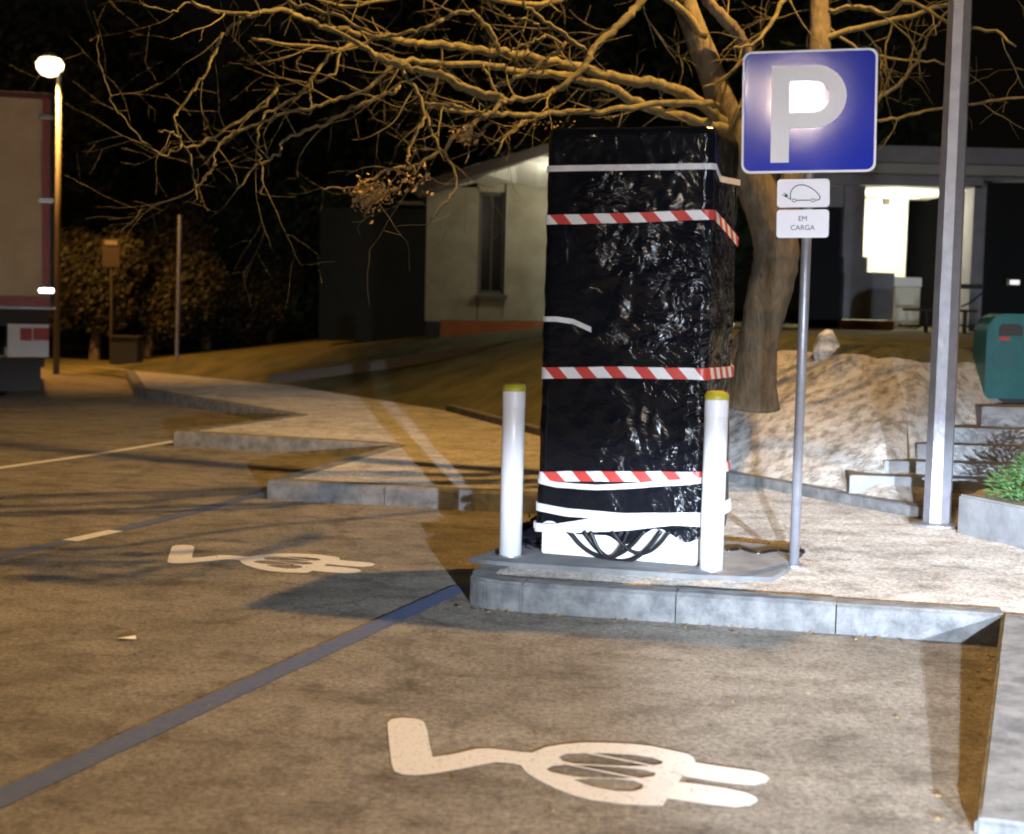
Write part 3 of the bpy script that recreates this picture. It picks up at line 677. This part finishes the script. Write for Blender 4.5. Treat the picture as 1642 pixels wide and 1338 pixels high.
LB_ = [
 ([(1160, 200), (1139, 179), (1094, 150), (1049, 135), (990, 126), (942, 111), (900, 102), (840, 90), (807, 85), (746, 76), (685, 71), (649, 66), (605, 58), (565, 52), (519, 43), (480, 28), (452, 16), (417, 21), (350, 21), (309, 3)], 10.9, 8.9, 11, 3),
 ([(1165, 212), (1154, 206), (1094, 188), (1034, 170), (975, 140), (921, 125), (905, 122), (843, 119), (795, 107), (717, 102), (649, 97), (600, 85), (573, 70), (543, 78), (480, 72), (403, 62)], 10.9, 9.2, 10, 3),
 ([(1150, 170), (1124, 164), (1034, 170), (975, 176), (900, 182), (840, 185), (795, 183), (746, 180), (688, 170), (678, 168)], 10.7, 8.8, 6, 4),
 ([(800, 184), (770, 190), (746, 207), (710, 239), (666, 265), (624, 275), (592, 290), (560, 300), (515, 302)], 8.95, 8.4, 5, 1.5),
 ([(1105, -110), (1060, -40), (1031, 0), (1007, 27), (975, 57), (951, 78), (939, 105), (900, 138), (864, 156), (826, 160), (807, 163), (795, 175), (770, 190)], 9.6, 8.6, 8, 4),
 ([(800, 160), (758, 146), (722, 129), (693, 117), (661, 110), (636, 102), (600, 90), (573, 70), (519, 43)], 8.9, 8.8, 9, 4),
 ([(800, 84), (790, 56), (771, 32), (746, 19), (717, 27), (693, 41), (668, 51), (624, 58), (600, 61), (573, 75), (535, 83)], 9.2, 8.9, 4.5, 3),
 ([(795, 156), (786, 130), (780, 117), (773, 107)], 8.9, 9, 3, 2),
 ([(790, 142), (802, 136), (831, 122), (863, 105), (892, 83), (907, 70)], 9, 9.2, 4.5, 3),
 ([(938, 82), (904, 54), (868, 29), (844, 10), (820, -20)], 9.2, 9, 4, 2.5),
 ([(907, 71), (875, 58), (853, 34), (826, 30), (814, 24)], 9.2, 9, 3, 1.5),
 ([(873, 60), (860, 64), (838, 72), (820, 82)], 9.1, 9, 2.5, 1.5),
 ([(646, 97), (612, 122), (586, 143), (546, 159), (505, 172), (465, 180), (411, 199), (376, 213), (347, 237), (344, 264), (315, 299)], 9, 8.5, 4, 2),
 ([(640, 140), (620, 151), (573, 170), (532, 194), (492, 210), (454, 226), (449, 245), (422, 261), (406, 272), (379, 304)], 9, 8.6, 3.8, 2),
 ([(543, 78), (538, 108), (519, 129), (500, 129), (497, 161), (497, 188)], 9, 8.8, 3.2, 1.8),
 ([(535, 83), (508, 113), (487, 145), (454, 169), (422, 188), (414, 210), (414, 242), (419, 269), (419, 312)], 9, 8.6, 3.5, 1.6),
 ([(446, 134), (425, 167), (384, 194), (344, 218), (317, 234), (293, 234), (280, 215), (255, 210)], 8.9, 8.4, 3.5, 1.8),
 ([(384, 30), (355, 59), (341, 91), (328, 118), (309, 148), (285, 175), (280, 202), (293, 234), (304, 250), (312, 290), (315, 323)], 9, 8.5, 3.2, 1.5),
 ([(418, 22), (400, 26), (384, 30)], 8.95, 9, 3, 3.),
 ([(460, 3), (519, 19), (586, 48), (620, 56)], 9.1, 9.1, 3, 3),
 ([(641, 107), (661, 136), (678, 170), (675, 200), (658, 234), (653, 256), (666, 273), (661, 292)], 8.9, 8.4, 4, 2),
 ([(678, 170), (692, 209), (702, 236), (722, 256), (731, 290), (717, 320), (690, 350)], 8.8, 8.3, 3.2, 1.6),
 ([(848, 190), (830, 204), (814, 219), (795, 251)], 8.9, 8.6, 3.2, 2),
 ([(790, 192), (770, 214), (753, 226), (736, 214), (742, 205)], 8.8, 8.6, 3, 2),
 ([(741, 172), (712, 170), (685, 170)], 8.8, 8.8, 4, 3.5),
 ([(293, 234), (262, 250), (235, 230), (205, 200), (180, 160), (163, 112), (155, 60)], 8.5, 8.2, 2.2, .9),
 ([(344, 264), (330, 290), (311, 300)], 8.5, 8.4, 2, 1.2),
 ([(1330, 20), (1380, 10), (1420, 22), (1455, 3), (1495, 22), (1527, 38), (1596, 52), (1627, 75)], 11, 9.5, 5, 2),
 ([(1312, -60), (1275, -30), (1257, 0), (1232, 41), (1210, 69), (1172, 77)], 11, 10.2, 6, 2),
 ([(1380, 185), (1407, 160), (1442, 135), (1464, 107), (1483, 69), (1495, 47), (1540, 0)], 11.2, 10.8, 3.5, 2),
 ([(1330, 212), (1401, 195), (1448, 188), (1511, 173), (1574, 166), (1642, 154), (1700, 140)], 11.5, 11.5, 3, 2),
 ([(1215, 100), (1193, 96), (1157, 129), (1127, 138)], 10.6, 10.5, 4, 2),
 ([(1200, 150), (1187, 168), (1175, 198), (1157, 221)], 10.6, 10.6, 4, 2.5),
 ([(1316, 60), (1400, 40), (1480, 20), (1580, -10), (1650, -30)], 11.4, 11, 6, 2),
 ([(1312, 30), (1380, 80), (1440, 95), (1500, 100), (1560, 110)], 11.5, 11.5, 3, 1.5),
 ([(1096, 0), (1000, -60), (880, -90), (760, -80), (620, -60), (500, -50), (400, -60)], 10.7, 9.2, 9, 3),
 ([(1130, 60), (1060, -10), (960, -30), (880, 5), (800, 0), (720, -20), (620, 0), (540, 10), (480, -20)], 10.7, 9.4, 7, 2.5),
 ([(350, 21), (300, 5), (280, 18), (250, 14), (225, 5)], 9, 8.7, 2, 1),
]
for l, a, b, r0, r1 in LB_: limb(l, a, b, r0*.92, r1*.92)
tw = MB()
def twig(p, d, L, r, lvl):
    n = max(3, int(L/.055)); pts = [p]; rs = [r]; d = d.normalized(); bend = Vector((random.gauss(0, .10), random.gauss(0, .08), random.gauss(0, .10)))
    for i in range(n):
        d = (d+bend*.6+Vector((random.gauss(0, .13), random.gauss(0, .1), random.gauss(0, .13)))).normalized()
        p = p+d*(L/n); pts.append(p); rs.append(max(.0011, r*(1-.75*(i+1)/n)))
        if lvl > 0 and i > 0 and random.random() < .40:
            sdv = Vector((random.gauss(0, 1), random.gauss(0, .6), random.gauss(0, 1))); twig(p, d*1.0+sdv.normalized()*.95, L*random.uniform(.35, .65), rs[-1]*.75, lvl-1)
    tw.tube(pts, rs, 4, cap=False)
for idx, (P, rr) in enumerate(ALL):
    L = 0; nxt = random.uniform(.1, .25)
    for i in range(1, len(P)):
        L += (P[i]-P[i-1]).length
        if L > nxt and i > 3:
            nxt = L+random.uniform(.14, .36)
            t = (P[i]-P[i-1]).normalized(); up = Vector((random.gauss(-.15, .7), random.gauss(0, .5), random.gauss(-.1, .75)))
            twig(P[i], t*.8+up, random.uniform(.18, .62), min(rr[i]*.5, .0075), 2)
tag(tw.build('twigs', M_twig, tree), kind='stuff')
# dead leaves and seed clusters caught in the branches
dl = MB()
def clump(px, py, D, sx, sz, n, s=.028):
    c = atY(px, py, D)
    for i in range(n):
        q = c+Vector((random.gauss(0, sx), random.gauss(0, sx*.6), random.gauss(0, sz))); a = Vector((random.gauss(0, 1), random.gauss(0, 1), random.gauss(0, 1))).normalized(); b = a.orthogonal().normalized()
        c2 = a.cross(b); k = s*random.uniform(.5, 1.2); dl.add([q-b*k, q-c2*k*.6+a*k*.2, q+b*k, q+c2*k*.6+a*k*.2], [(0, 1, 2, 3)])
clump(590, 318, 8.45, .038, .04, 260, .017); clump(608, 306, 8.45, .06, .03, 120, .017); clump(860, 200, 8.9, .10, .014, 60, .012); clump(745, 218, 8.6, .035, .02, 50, .02); 
clump(660, 285, 8.4, .06, .04, 60, .02)
tag(dl.build('dead_leaves', M_dead, tree), kind='stuff')
# ------------------------------------------------------------------ boxes given by their outline in a wall at distance D
def wbox(m, x0, y0, x1, y1, D, dep):
    xm = (x0+x1)/2; ym = (y0+y1)/2
    a = atY(x0, ym, D).x; b = atY(x1, ym, D).x; zt = atY(xm, y0, D).z; zb_ = atY(xm, y1, D).z
    m.box(a, b, D, D+dep, zb_, zt); return m
def wb(name, mt, par, x0, y0, x1, y1, D, dep, **k): return wbox(MB(), x0, y0, x1, y1, D, dep).build(name, mt, par, **k)
# building on the right
DB = 22.
gb = empty('porch_building', atY(1450, 540, DB), 'flat-roofed grey building with a brightly lit stepped porch opening', 'building')
wb('fascia', M_greywall, gb, 1290, 236, 1760, 262, DB-.5, 4)
wb('cornice', M_cornice, gb, 1290, 263, 1760, 280, DB-.3, .5)
wb('lintel', M_greywall, gb, 1290, 281, 1576, 298, DB, .35)
wb('lintel', M_greywall, gb, 1577, 281, 1760, 291, DB, .35)
M_stepw = M_greywall; fw = MB()
wbox(fw, 1353, 298, 1386, 412, DB, .3); wbox(fw, 1353, 412, 1391, 437, DB, .3); wbox(fw, 1353, 437, 1433, 513, DB, .3); wbox(fw, 1290, 298, 1353, 332, DB, .3)
fw.build('stepped_wall', M_greywall, gb)
wb('base_course', M_ochre, gb, 1348, 514, 1433, 548, DB-.05, .4)
wb('door', M_black, gb, 1290, 332, 1353, 548, DB+.2, .1)
wb('porch_wall', M_porch, gb, 1340, 290, 1452, 560, DB+3, .2)
wb('porch_dark_panel', M_black, gb, 1420, 240, 1760, 570, DB+5.5, .1)  # black sheet in place of the shade deep inside the porch
z_c = atY(1460, 297, DB).z; xa = atY(1350, 300, DB).x; xb = atY(1577, 300, DB).x
MB().box(xa-.4, xb, DB+.35, DB+3, z_c, z_c+.12).build('porch_ceiling', M_porch, gb)
wb('pillar', M_greywall, gb, 1557, 298, 1577, 545, DB, .45)
wb('counter', M_plinth, gb, 1433, 445, 1478, 460, DB+.9, .6)
wb('counter_base', M_porch, gb, 1434, 461, 1474, 548, DB+1.0, .45)
MB().box(xa-.6, xa+12, DB-.1, DB+3.2, 1.02, 1.14).build('floor', M_greywall, gb)
wb('side_dark_panel', M_black, gb, 1577, 292, 1760, 548, DB+.6, .1)  # black sheet in place of the shade inside the right-hand opening
fx = wb('wall_box', M_frame, gb, 1418, 318, 1427, 328, DB+2.85, .12)
pl_ = atY(1440, 312, DB+1.6); MB().box(pl_.x-.3, pl_.x+.3, pl_.y-.06, pl_.y+.06, z_c-.06, z_c-.005).build('ceiling_light', M_glow2, gb)
lamp('porch_light', 'POINT', (pl_.x, pl_.y, z_c-.2), 190, (1, .95, .72), .12)
# picnic table in front of it
pt_ = empty('picnic_table', atY(1500, 520, 20.5), 'dark picnic table standing in front of the lit porch, beside the tall pole', 'table')
for nm, a in (('tabletop', (1462, 496, 1568, 500)), ('bench', (1455, 521, 1476, 525)), ('bench', (1552, 521, 1580, 525)), ('leg', (1484, 500, 1488, 548)), ('leg', (1546, 500, 1550, 548)), ('back_rail', (1540, 456, 1578, 463))):
    wb(nm, M_dark, pt_, *a, 20.5, .5 if nm != 'leg' else .08)
m = MB(); m.tube([atY(1541, 492, 20.6), atY(1556, 486, 20.6), atY(1575, 470, 20.6)], .012, 6).build('arm_rest', M_dark, pt_)
# small lit window far right
fl = empty('far_lamp', atY(1628, 453, 21.9), 'tiny white lamp in the dark opening at the right edge', 'lamp')
q = fl.location; MB().box(q.x-.06, q.x+.06, q.y, q.y+.05, q.z-.03, q.z+.03).build('lamp_lens', mat('small_glow', (1, 1, 1), .5, emit=(1, 1, .95, .8)), fl)
MB().box(q.x-.08, q.x+.08, q.y+.055, q.y+.12, q.z-.05, q.z+.05).build('lamp_case', M_dark, fl)
# teal bin
q = atY(1622, 640, 12.1); tb_ = empty('litter_bin', q, 'teal litter bin with a rounded top at the head of the steps', 'bin')
def dome(x0, x1, z0, z1, r): 
    o = [(x0, z0), (x1, z0)]
    for k in range(9):
        a = math.radians(90*k/8); o.append((x1-r+r*math.cos(a), z1-r+r*math.sin(a)))
    for k in range(9):
        a = math.radians(90+90*k/8); o.append((x0+r+r*math.cos(a), z1-r+r*math.sin(a)))
    return o
bw = .46; bh = .66; x0 = atY(1580, 600, 12.1).x
MXZ = Matrix(((1, 0, 0, 0), (0, 0, -1, q.y), (0, 1, 0, 0), (0, 0, 0, 1)))
MB().prism(dome(x0, x0+bw, q.z, q.z+bh, .15), -.36, 0).build('body', M_teal, tb_, bevel=.008, M=MXZ)
MB().prism(dome(x0+.09, x0+.27, q.z+bh-.17, q.z+bh-.08, .04), 0.004, .012).build('opening', M_dark, tb_, M=MXZ)
MB().prism([(x0+.09, q.z+bh-.205), (x0+.17, q.z+bh-.205), (x0+.17, q.z+bh-.18), (x0+.09, q.z+bh-.18)], 0.013, .018).build('red_sticker', M_red, tb_, M=MXZ)
MB().lathe([(.09, -.002), (.09, .002)], (0, 0, 0), 20).build('round_emblem', mat('dark_teal_print', (.01, .09, .11), .5), tb_, M=Matrix.Translation((x0+.14, q.y-.006, q.z+.33)) @ Matrix.Rotation(math.pi/2, 4, 'X'))
MB().box(x0+.1, x0+.36, q.y+.1, q.y+.3, STEPS[4].z-.03, q.z+.01).build('foot', M_dark, tb_)
# ------------------------------------------------------------------ white house behind the cabinet
DH = 25.
wh = empty('white_house', atY(780, 541, DH), 'cream rendered house with a rust-red base band and tall dark window behind the cabinet', 'house')
hw = MB(); wbox(hw, 683, 300, 766, 516, DH, .3); wbox(hw, 810, 270, 960, 516, DH, .3); wbox(hw, 766, 472, 810, 516, DH, .3); wbox(hw, 766, 270, 810, 308, DH, .3)
hw.build('wall', M_housewall, wh)
wb('base_band', M_ochre, wh, 706, 516, 960, 545, DH-.06, .3)
wb('vent_box', M_dark, wh, 684, 517, 705, 545, DH-.3, .5)
wf = MB(); wbox(wf, 766, 308, 772, 472, DH+.06, .1); wbox(wf, 804, 308, 810, 472, DH+.06, .1); wbox(wf, 772, 308, 804, 314, DH+.06, .1); wbox(wf, 772, 466, 804, 472, DH+.06, .1); wbox(wf, 787, 314, 789, 466, DH+.06, .08)
wo = wf.build('window', M_frame, wh); wb('pane', M_glassdark, wo, 772, 314, 787, 466, DH+.12, .02); wb('pane', M_glassdark, wo, 789, 314, 804, 466, DH+.12, .02)
for k in range(0): wb('window_bar', M_frame, wo, 772, 346+k*38, 804, 348+k*38, DH+.07, .03)
wb('sill', M_frame, wh, 762, 473, 814, 479, DH-.1, .2)
# sloping eave with pale soffit
a0 = atY(672, 318, DH); a1 = atY(960, 232, DH)
MB().add([(a0.x, DH-1.1, a0.z), (a1.x, DH-1.1, a1.z), (a1.x, DH+5, a1.z), (a0.x, DH+5, a0.z), (a0.x, DH-1.1, a0.z+.16), (a1.x, DH-1.1, a1.z+.16), (a1.x, DH+5, a1.z+.16), (a0.x, DH+5, a0.z+.16)],
         [(0, 3, 2, 1), (4, 5, 6, 7), (0, 1, 5, 4), (1, 2, 6, 5), (2, 3, 7, 6), (3, 0, 4, 7)]).build('roof', M_frame, wh)
sf = [atY(690, 300, DH-.9), atY(760, 274, DH-.9), atY(830, 256, DH-.9), atY(862, 262, DH-.9), atY(940, 262, DH-.9)]
m = MB()
for i, p in enumerate(sf): m.v += [(p.x, DH-.9, p.z), (p.x, DH-.01, p.z-(.02, .12, .3, .3, .3)[i]), (p.x, DH-.9, p.z+.1)]
for i in range(len(sf)-1): b = i*3; m.f += [(b, b+3, b+4, b+1), (b, b+2, b+5, b+3)]
m.build('soffit', M_porch, wh)
m = MB(); wbox(m, 810, 290, 812, 516, DH-.02, .02); m.build('corner_trim', M_cornice, wh)
# side annex
an = empty('dark_annex', atY(600, 545, 27), 'dark green sided annex left of the white house with a pale eave edge', 'annex')
wb('wall', mat('dark_green_boards', (.010, .014, .010), .8, (.016, .02, .014), 3), an, 512, 334, 684, 548, 27, 2)
wb('eave_edge', M_cornice, an, 636, 323, 688, 328, 26.8, .3)
el_ = atY(900, 300, DH-.9); hl = empty('wall_lamp', el_, 'round wall lamp under the eave of the white house', 'lamp')
MB().lathe([(.02, .1), (.10, .06), (.10, 0), (.02, -.04)][::-1], el_, 16).build('lamp_globe', M_glow2, hl)
MB().tube([el_+Vector((0, .1, .04)), el_+Vector((0, .75, .04))], .02, 6).build('bracket', M_dark, hl)
lamp('house_light', 'POINT', el_+Vector((-.0, -.35, -.1)), 30, (1, .96, .78), .12)
# ------------------------------------------------------------------ left street lamp
lp = atY(90, 606, 27); lp.z = 0; t = empty('street_lamp', lp, 'slim street lamp with a glaring orange-white head beside the lorry', 'street lamp')
MB().tube([lp, Vector((LB.x+.16, 27, LB.z-.25))], [.055, .04], 12).build('pole', mat('weathered_pole', (.10, .095, .085), .7), t, smooth=True)
MB().tube(smoothline([Vector((LB.x+.16, 27, LB.z-.27)), Vector((LB.x+.16, 27, LB.z-.02)), LB+Vector((.05, 0, .08))], 5), .035, 8).build('arm', M_steel, t, smooth=True)
hh = MB().lathe([(.12, .06), (.12, .09), (.08, .14), (.03, .16)], LB, 20).build('lamp_head', M_steel, t, smooth=True)
MB().lathe([(.03, -.26), (.15, -.22), (.22, -.12), (.23, -.03), (.17, .05)], LB, 20).build('lamp_glass', M_glow, hh, smooth=True)
# street lamps behind the camera
for L_, lab in ((LC, 'street lamp standing behind the camera'), (Vector((-4.0, -7.1, 4.75)), 'smaller street lamp behind and left of the camera')):
    t = empty('street_lamp', (L_.x, L_.y-1.2, 0), lab, 'street lamp')
    MB().tube([(L_.x, L_.y-1.2, 0), (L_.x, L_.y-1.2, L_.z+.3), (L_.x, L_.y-.2, L_.z+.5)], [.07, .05, .04], 10).build('pole', M_steel, t)
    MB().lathe([(.3, .32), (.28, .42), (.1, .5)], L_, 16).build('lamp_head', M_dark, t)
# ------------------------------------------------------------------ lorry at the left edge
DT = 20.7
lo = empty('box_lorry', atY(84, 640, DT), 'box lorry seen from behind, pale doors in a red frame, at the left edge', 'lorry')
wb('cargo_box', M_cargo, lo, -260, 146, 84, 490, DT+.05, 5.5)
wb('door_panel', M_cargo, lo, -90, 157, 67, 471, DT, .04)
wb('door_panel', M_cargo, lo, -250, 157, -93, 471, DT, .04)
wb('frame_bar', M_red, lo, -260, 472, 80, 488, DT-.03, .09)
wb('frame_bar', M_red, lo, 68, 157, 79, 471, DT-.03, .09)
wb('frame_bar', mat('dark_red_paint', (.14, .02, .015), .5), lo, -260, 147, 84, 156, DT-.03, .09)
wb('corner_post', M_dark, lo, 80, 157, 86, 488, DT-.04, .1)
wb('sill_rail', M_steel, lo, -260, 489, 86, 493, DT-.08, .12)
for py in (188, 322, 466): wb('hinge', M_reflect, lo, 60, py-4, 84, py+4, DT-.07, .04, bevel=.01)
wb('chassis', M_dark, lo, -255, 494, 80, 520, DT, 5)
wb('bumper_beam', M_dark, lo, -255, 572, 72, 585, DT, .3)
pp = wb('number_board', M_plate, lo, 14, 520, 77, 572, DT-.04, .03)
for a in ((32, 526, 50, 546), (52, 526, 76, 546)): wb('red_light', M_redlens, pp, *a, DT-.07, .025)
for a in ((20, 552, 36, 568), (40, 552, 54, 568), (58, 552, 74, 568)): wb('clear_light', M_plate, pp, *a, DT-.07, .025, bevel=.015)
wb('mudflap', M_dark, lo, -60, 586, 70, 626, DT+.1, .05)
for px in (25, -190):
    c = atY(px, 600, DT+.7); MB().lathe([(.44, -.14), (.48, -.1), (.48, .1), (.44, .14)], (0, 0, 0), 28).build('wheel', M_cable, lo, M=Matrix.Translation((c.x, DT+.75, .48)) @ Matrix.Rotation(math.pi/2, 4, 'Y'))
lo.rotation_euler = (0, 0, math.radians(17.5))
# ------------------------------------------------------------------ small street furniture far left
q = at(283, 603); t = empty('thin_pole', q, 'thin bare metal pole standing on the edge of the lawn', 'pole')
MB().tube([q, Vector((atY(289, 345, q.y).x, q.y, atY(289, 345, q.y).z))], .035, 8).build('shaft', M_steel, t); MB().lathe([(.5, 0), (.45, .05)], q, 20).build('base', M_kerb, t)
q = at(205, 597); t = empty('box_bin', q, 'grey box bin on a short stalk by the hedge', 'bin')
MB().lathe([(.6, 0), (.5, .06)], q, 20).build('base', M_dark, t); MB().tube([q, q+Vector((0, 0, .35))], .06, 8).build('stalk', M_dark, t)
MB().box(q.x-.27, q.x+.23, q.y-.2, q.y+.2, .14, .62).build('box', M_dark, t, bevel=.02)
MB().box(q.x-.29, q.x+.25, q.y-.22, q.y+.22, .625, .66).build('lid', M_dark, t)
q = at(178, 590); q2 = q.copy(); t = empty('notice_post', q, 'small dim notice board on a thin post in front of the brown hedge', 'sign')
MB().tube([q, q+Vector((0, 0, 2.3))], .03, 8).build('post', M_dark, t)
pnl = wb('panel', mat('dull_red_panel', (.014, .008, .008), .8), t, 164, 384, 192, 428, q.y-.06, .04); wb('panel_light', M_frame, pnl, 168, 386, 188, 393, q.y-.09, .02)
# paper litter
q = at(204, 1027); m = MB(); m.add([q+Vector((-.045, 0, .006)), q+Vector((-.01, -.012, .01)), q+Vector((.04, -.005, .008)), q+Vector((.03, .02, .018)), q+Vector((-.03, .03, .006))], [(0, 1, 3, 4), (1, 2, 3)])
tag(m.build('paper_scrap', M_plinth), 'crumpled white paper scrap on the asphalt at lower left', 'litter')
# grit, twigs and leaf scraps gathered along the kerbs
db = MB(); db2 = MB()
def scrap(m, q, s):
    a = random.uniform(0, 6.28); c, d = math.cos(a)*s, math.sin(a)*s; k = random.uniform(.3, .8)
    m.add([(q.x-c, q.y-d, q.z+.004), (q.x+d*k, q.y-c*k, q.z+.006), (q.x+c, q.y+d, q.z+.004), (q.x-d*k, q.y+c*k, q.z+.012)], [(0, 1, 2, 3)])
for a, b, n in ((nose1, inner0, 90), (noseN, inner0, 45), (nose2, inner1, 50), (nose3, inner2, 40)):
    for _ in range(n):
        q = a.lerp(b, random.random()); nn = Vector((-(b-a).y, (b-a).x, 0)).normalized()*(1 if a is noseN else -1); q = q+nn*abs(random.gauss(.03, .06)); q.z = 0; scrap(db, q, random.uniform(.004, .016))
for _ in range(160):
    q = Vector((random.uniform(-3.5, 2.0), random.uniform(4, 12), 0)); scrap(db, q, random.uniform(.003, .010))
for _ in range(70):
    q = at(random.uniform(1180, 1640), random.uniform(800, 960), PH); scrap(db, q, random.uniform(.004, .013))
tag(db.build('ground_litter', M_dead), kind='stuff')
# ------------------------------------------------------------------ hedges and dark trees
def crown(name, par, mt, c, rad, n, s, lobes=9):
    cs = [Vector(c)+Vector((random.uniform(-.65, .65)*rad[0], random.uniform(-.6, .6)*rad[1], random.uniform(-.6, .65)*rad[2])) for _ in range(lobes)]
    vs = np.zeros((n*4, 3)); k = 0
    for i in range(n):
        cc_ = random.choice(cs); d = Vector((random.gauss(0, 1), random.gauss(0, 1), random.gauss(0, 1))).normalized(); rr = random.uniform(.55, 1.08)
        p = cc_+Vector((d.x*rad[0], d.y*rad[1], d.z*rad[2]))*.42*rr
        a = (d+Vector((random.gauss(0, .7), random.gauss(0, .7), random.gauss(0, .7)))).normalized(); b = a.orthogonal().normalized(); c2 = a.cross(b); w = s*random.uniform(.6, 1.3)
        for q in (p-b*w, p-c2*w*.6, p+b*w, p+c2*w*.6): vs[k] = (q.x, q.y, max(q.z, .02)); k += 1
    fs = [(4*i, 4*i+1, 4*i+2, 4*i+3) for i in range(n)]
    me = bpy.data.meshes.new(name); me.from_pydata([tuple(v) for v in vs], [], fs); o = link(name, me, mt, par); tag(o, kind='stuff'); return o
def shrub(px, py_base, D, w, h, mt, lab, n=5000, s=.09, cat='shrub', zfl=None):
    b = atY(px, py_base, D); b.z = max(0, zfl if zfl is not None else ztop(b.x)-.1)
    t = empty('shrub' if cat == 'shrub' else 'dark_tree', b, lab, cat, None)
    crown('crown', t, mt, b+Vector((0, 0, h*.55)), (w, w*.6, h*.52), n, s, 12)
    MB().tube([b+Vector((0, 0, -.1)), b+Vector((.05, 0, h*.3)), b+Vector((-.05, 0, h*.6))], [.12, .09, .05], 7).build('trunk', M_bark, t)
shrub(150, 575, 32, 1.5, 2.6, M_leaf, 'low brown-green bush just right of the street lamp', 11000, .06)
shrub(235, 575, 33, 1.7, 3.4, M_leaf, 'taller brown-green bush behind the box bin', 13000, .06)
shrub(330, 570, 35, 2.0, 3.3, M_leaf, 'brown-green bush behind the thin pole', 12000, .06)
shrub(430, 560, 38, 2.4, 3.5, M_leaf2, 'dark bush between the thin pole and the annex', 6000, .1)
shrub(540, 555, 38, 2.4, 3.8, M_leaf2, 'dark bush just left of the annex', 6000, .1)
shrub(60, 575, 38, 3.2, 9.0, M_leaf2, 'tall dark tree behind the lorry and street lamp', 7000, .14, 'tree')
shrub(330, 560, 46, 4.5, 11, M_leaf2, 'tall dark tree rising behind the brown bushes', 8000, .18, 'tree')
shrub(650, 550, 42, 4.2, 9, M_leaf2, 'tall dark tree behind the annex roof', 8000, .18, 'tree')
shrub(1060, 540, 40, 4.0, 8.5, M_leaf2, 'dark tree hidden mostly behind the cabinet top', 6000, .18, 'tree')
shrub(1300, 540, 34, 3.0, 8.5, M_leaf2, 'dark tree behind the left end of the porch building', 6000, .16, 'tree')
# pale stones on the bank top
for px, py, w in ((1325, 557, .13), (1190, 558, .1)):
    c = atY(px, py, 12.9); m = MB(); m.lathe([(w*.6, -.15), (w, -.02), (w*.7, .09), (w*.2, .13)], c, 9)
    m.v = [(x+random.uniform(-.03, .03), y, z+random.uniform(-.02, .02)) for x, y, z in m.v]
    tag(m.build('stone', M_bank), {1325: 'pale stone on top of the bank behind the sign post', 1350: 'small pale stone beside the larger one on the bank', 1190: 'small stone on the bank left of the tree trunk'}[px], 'stone')
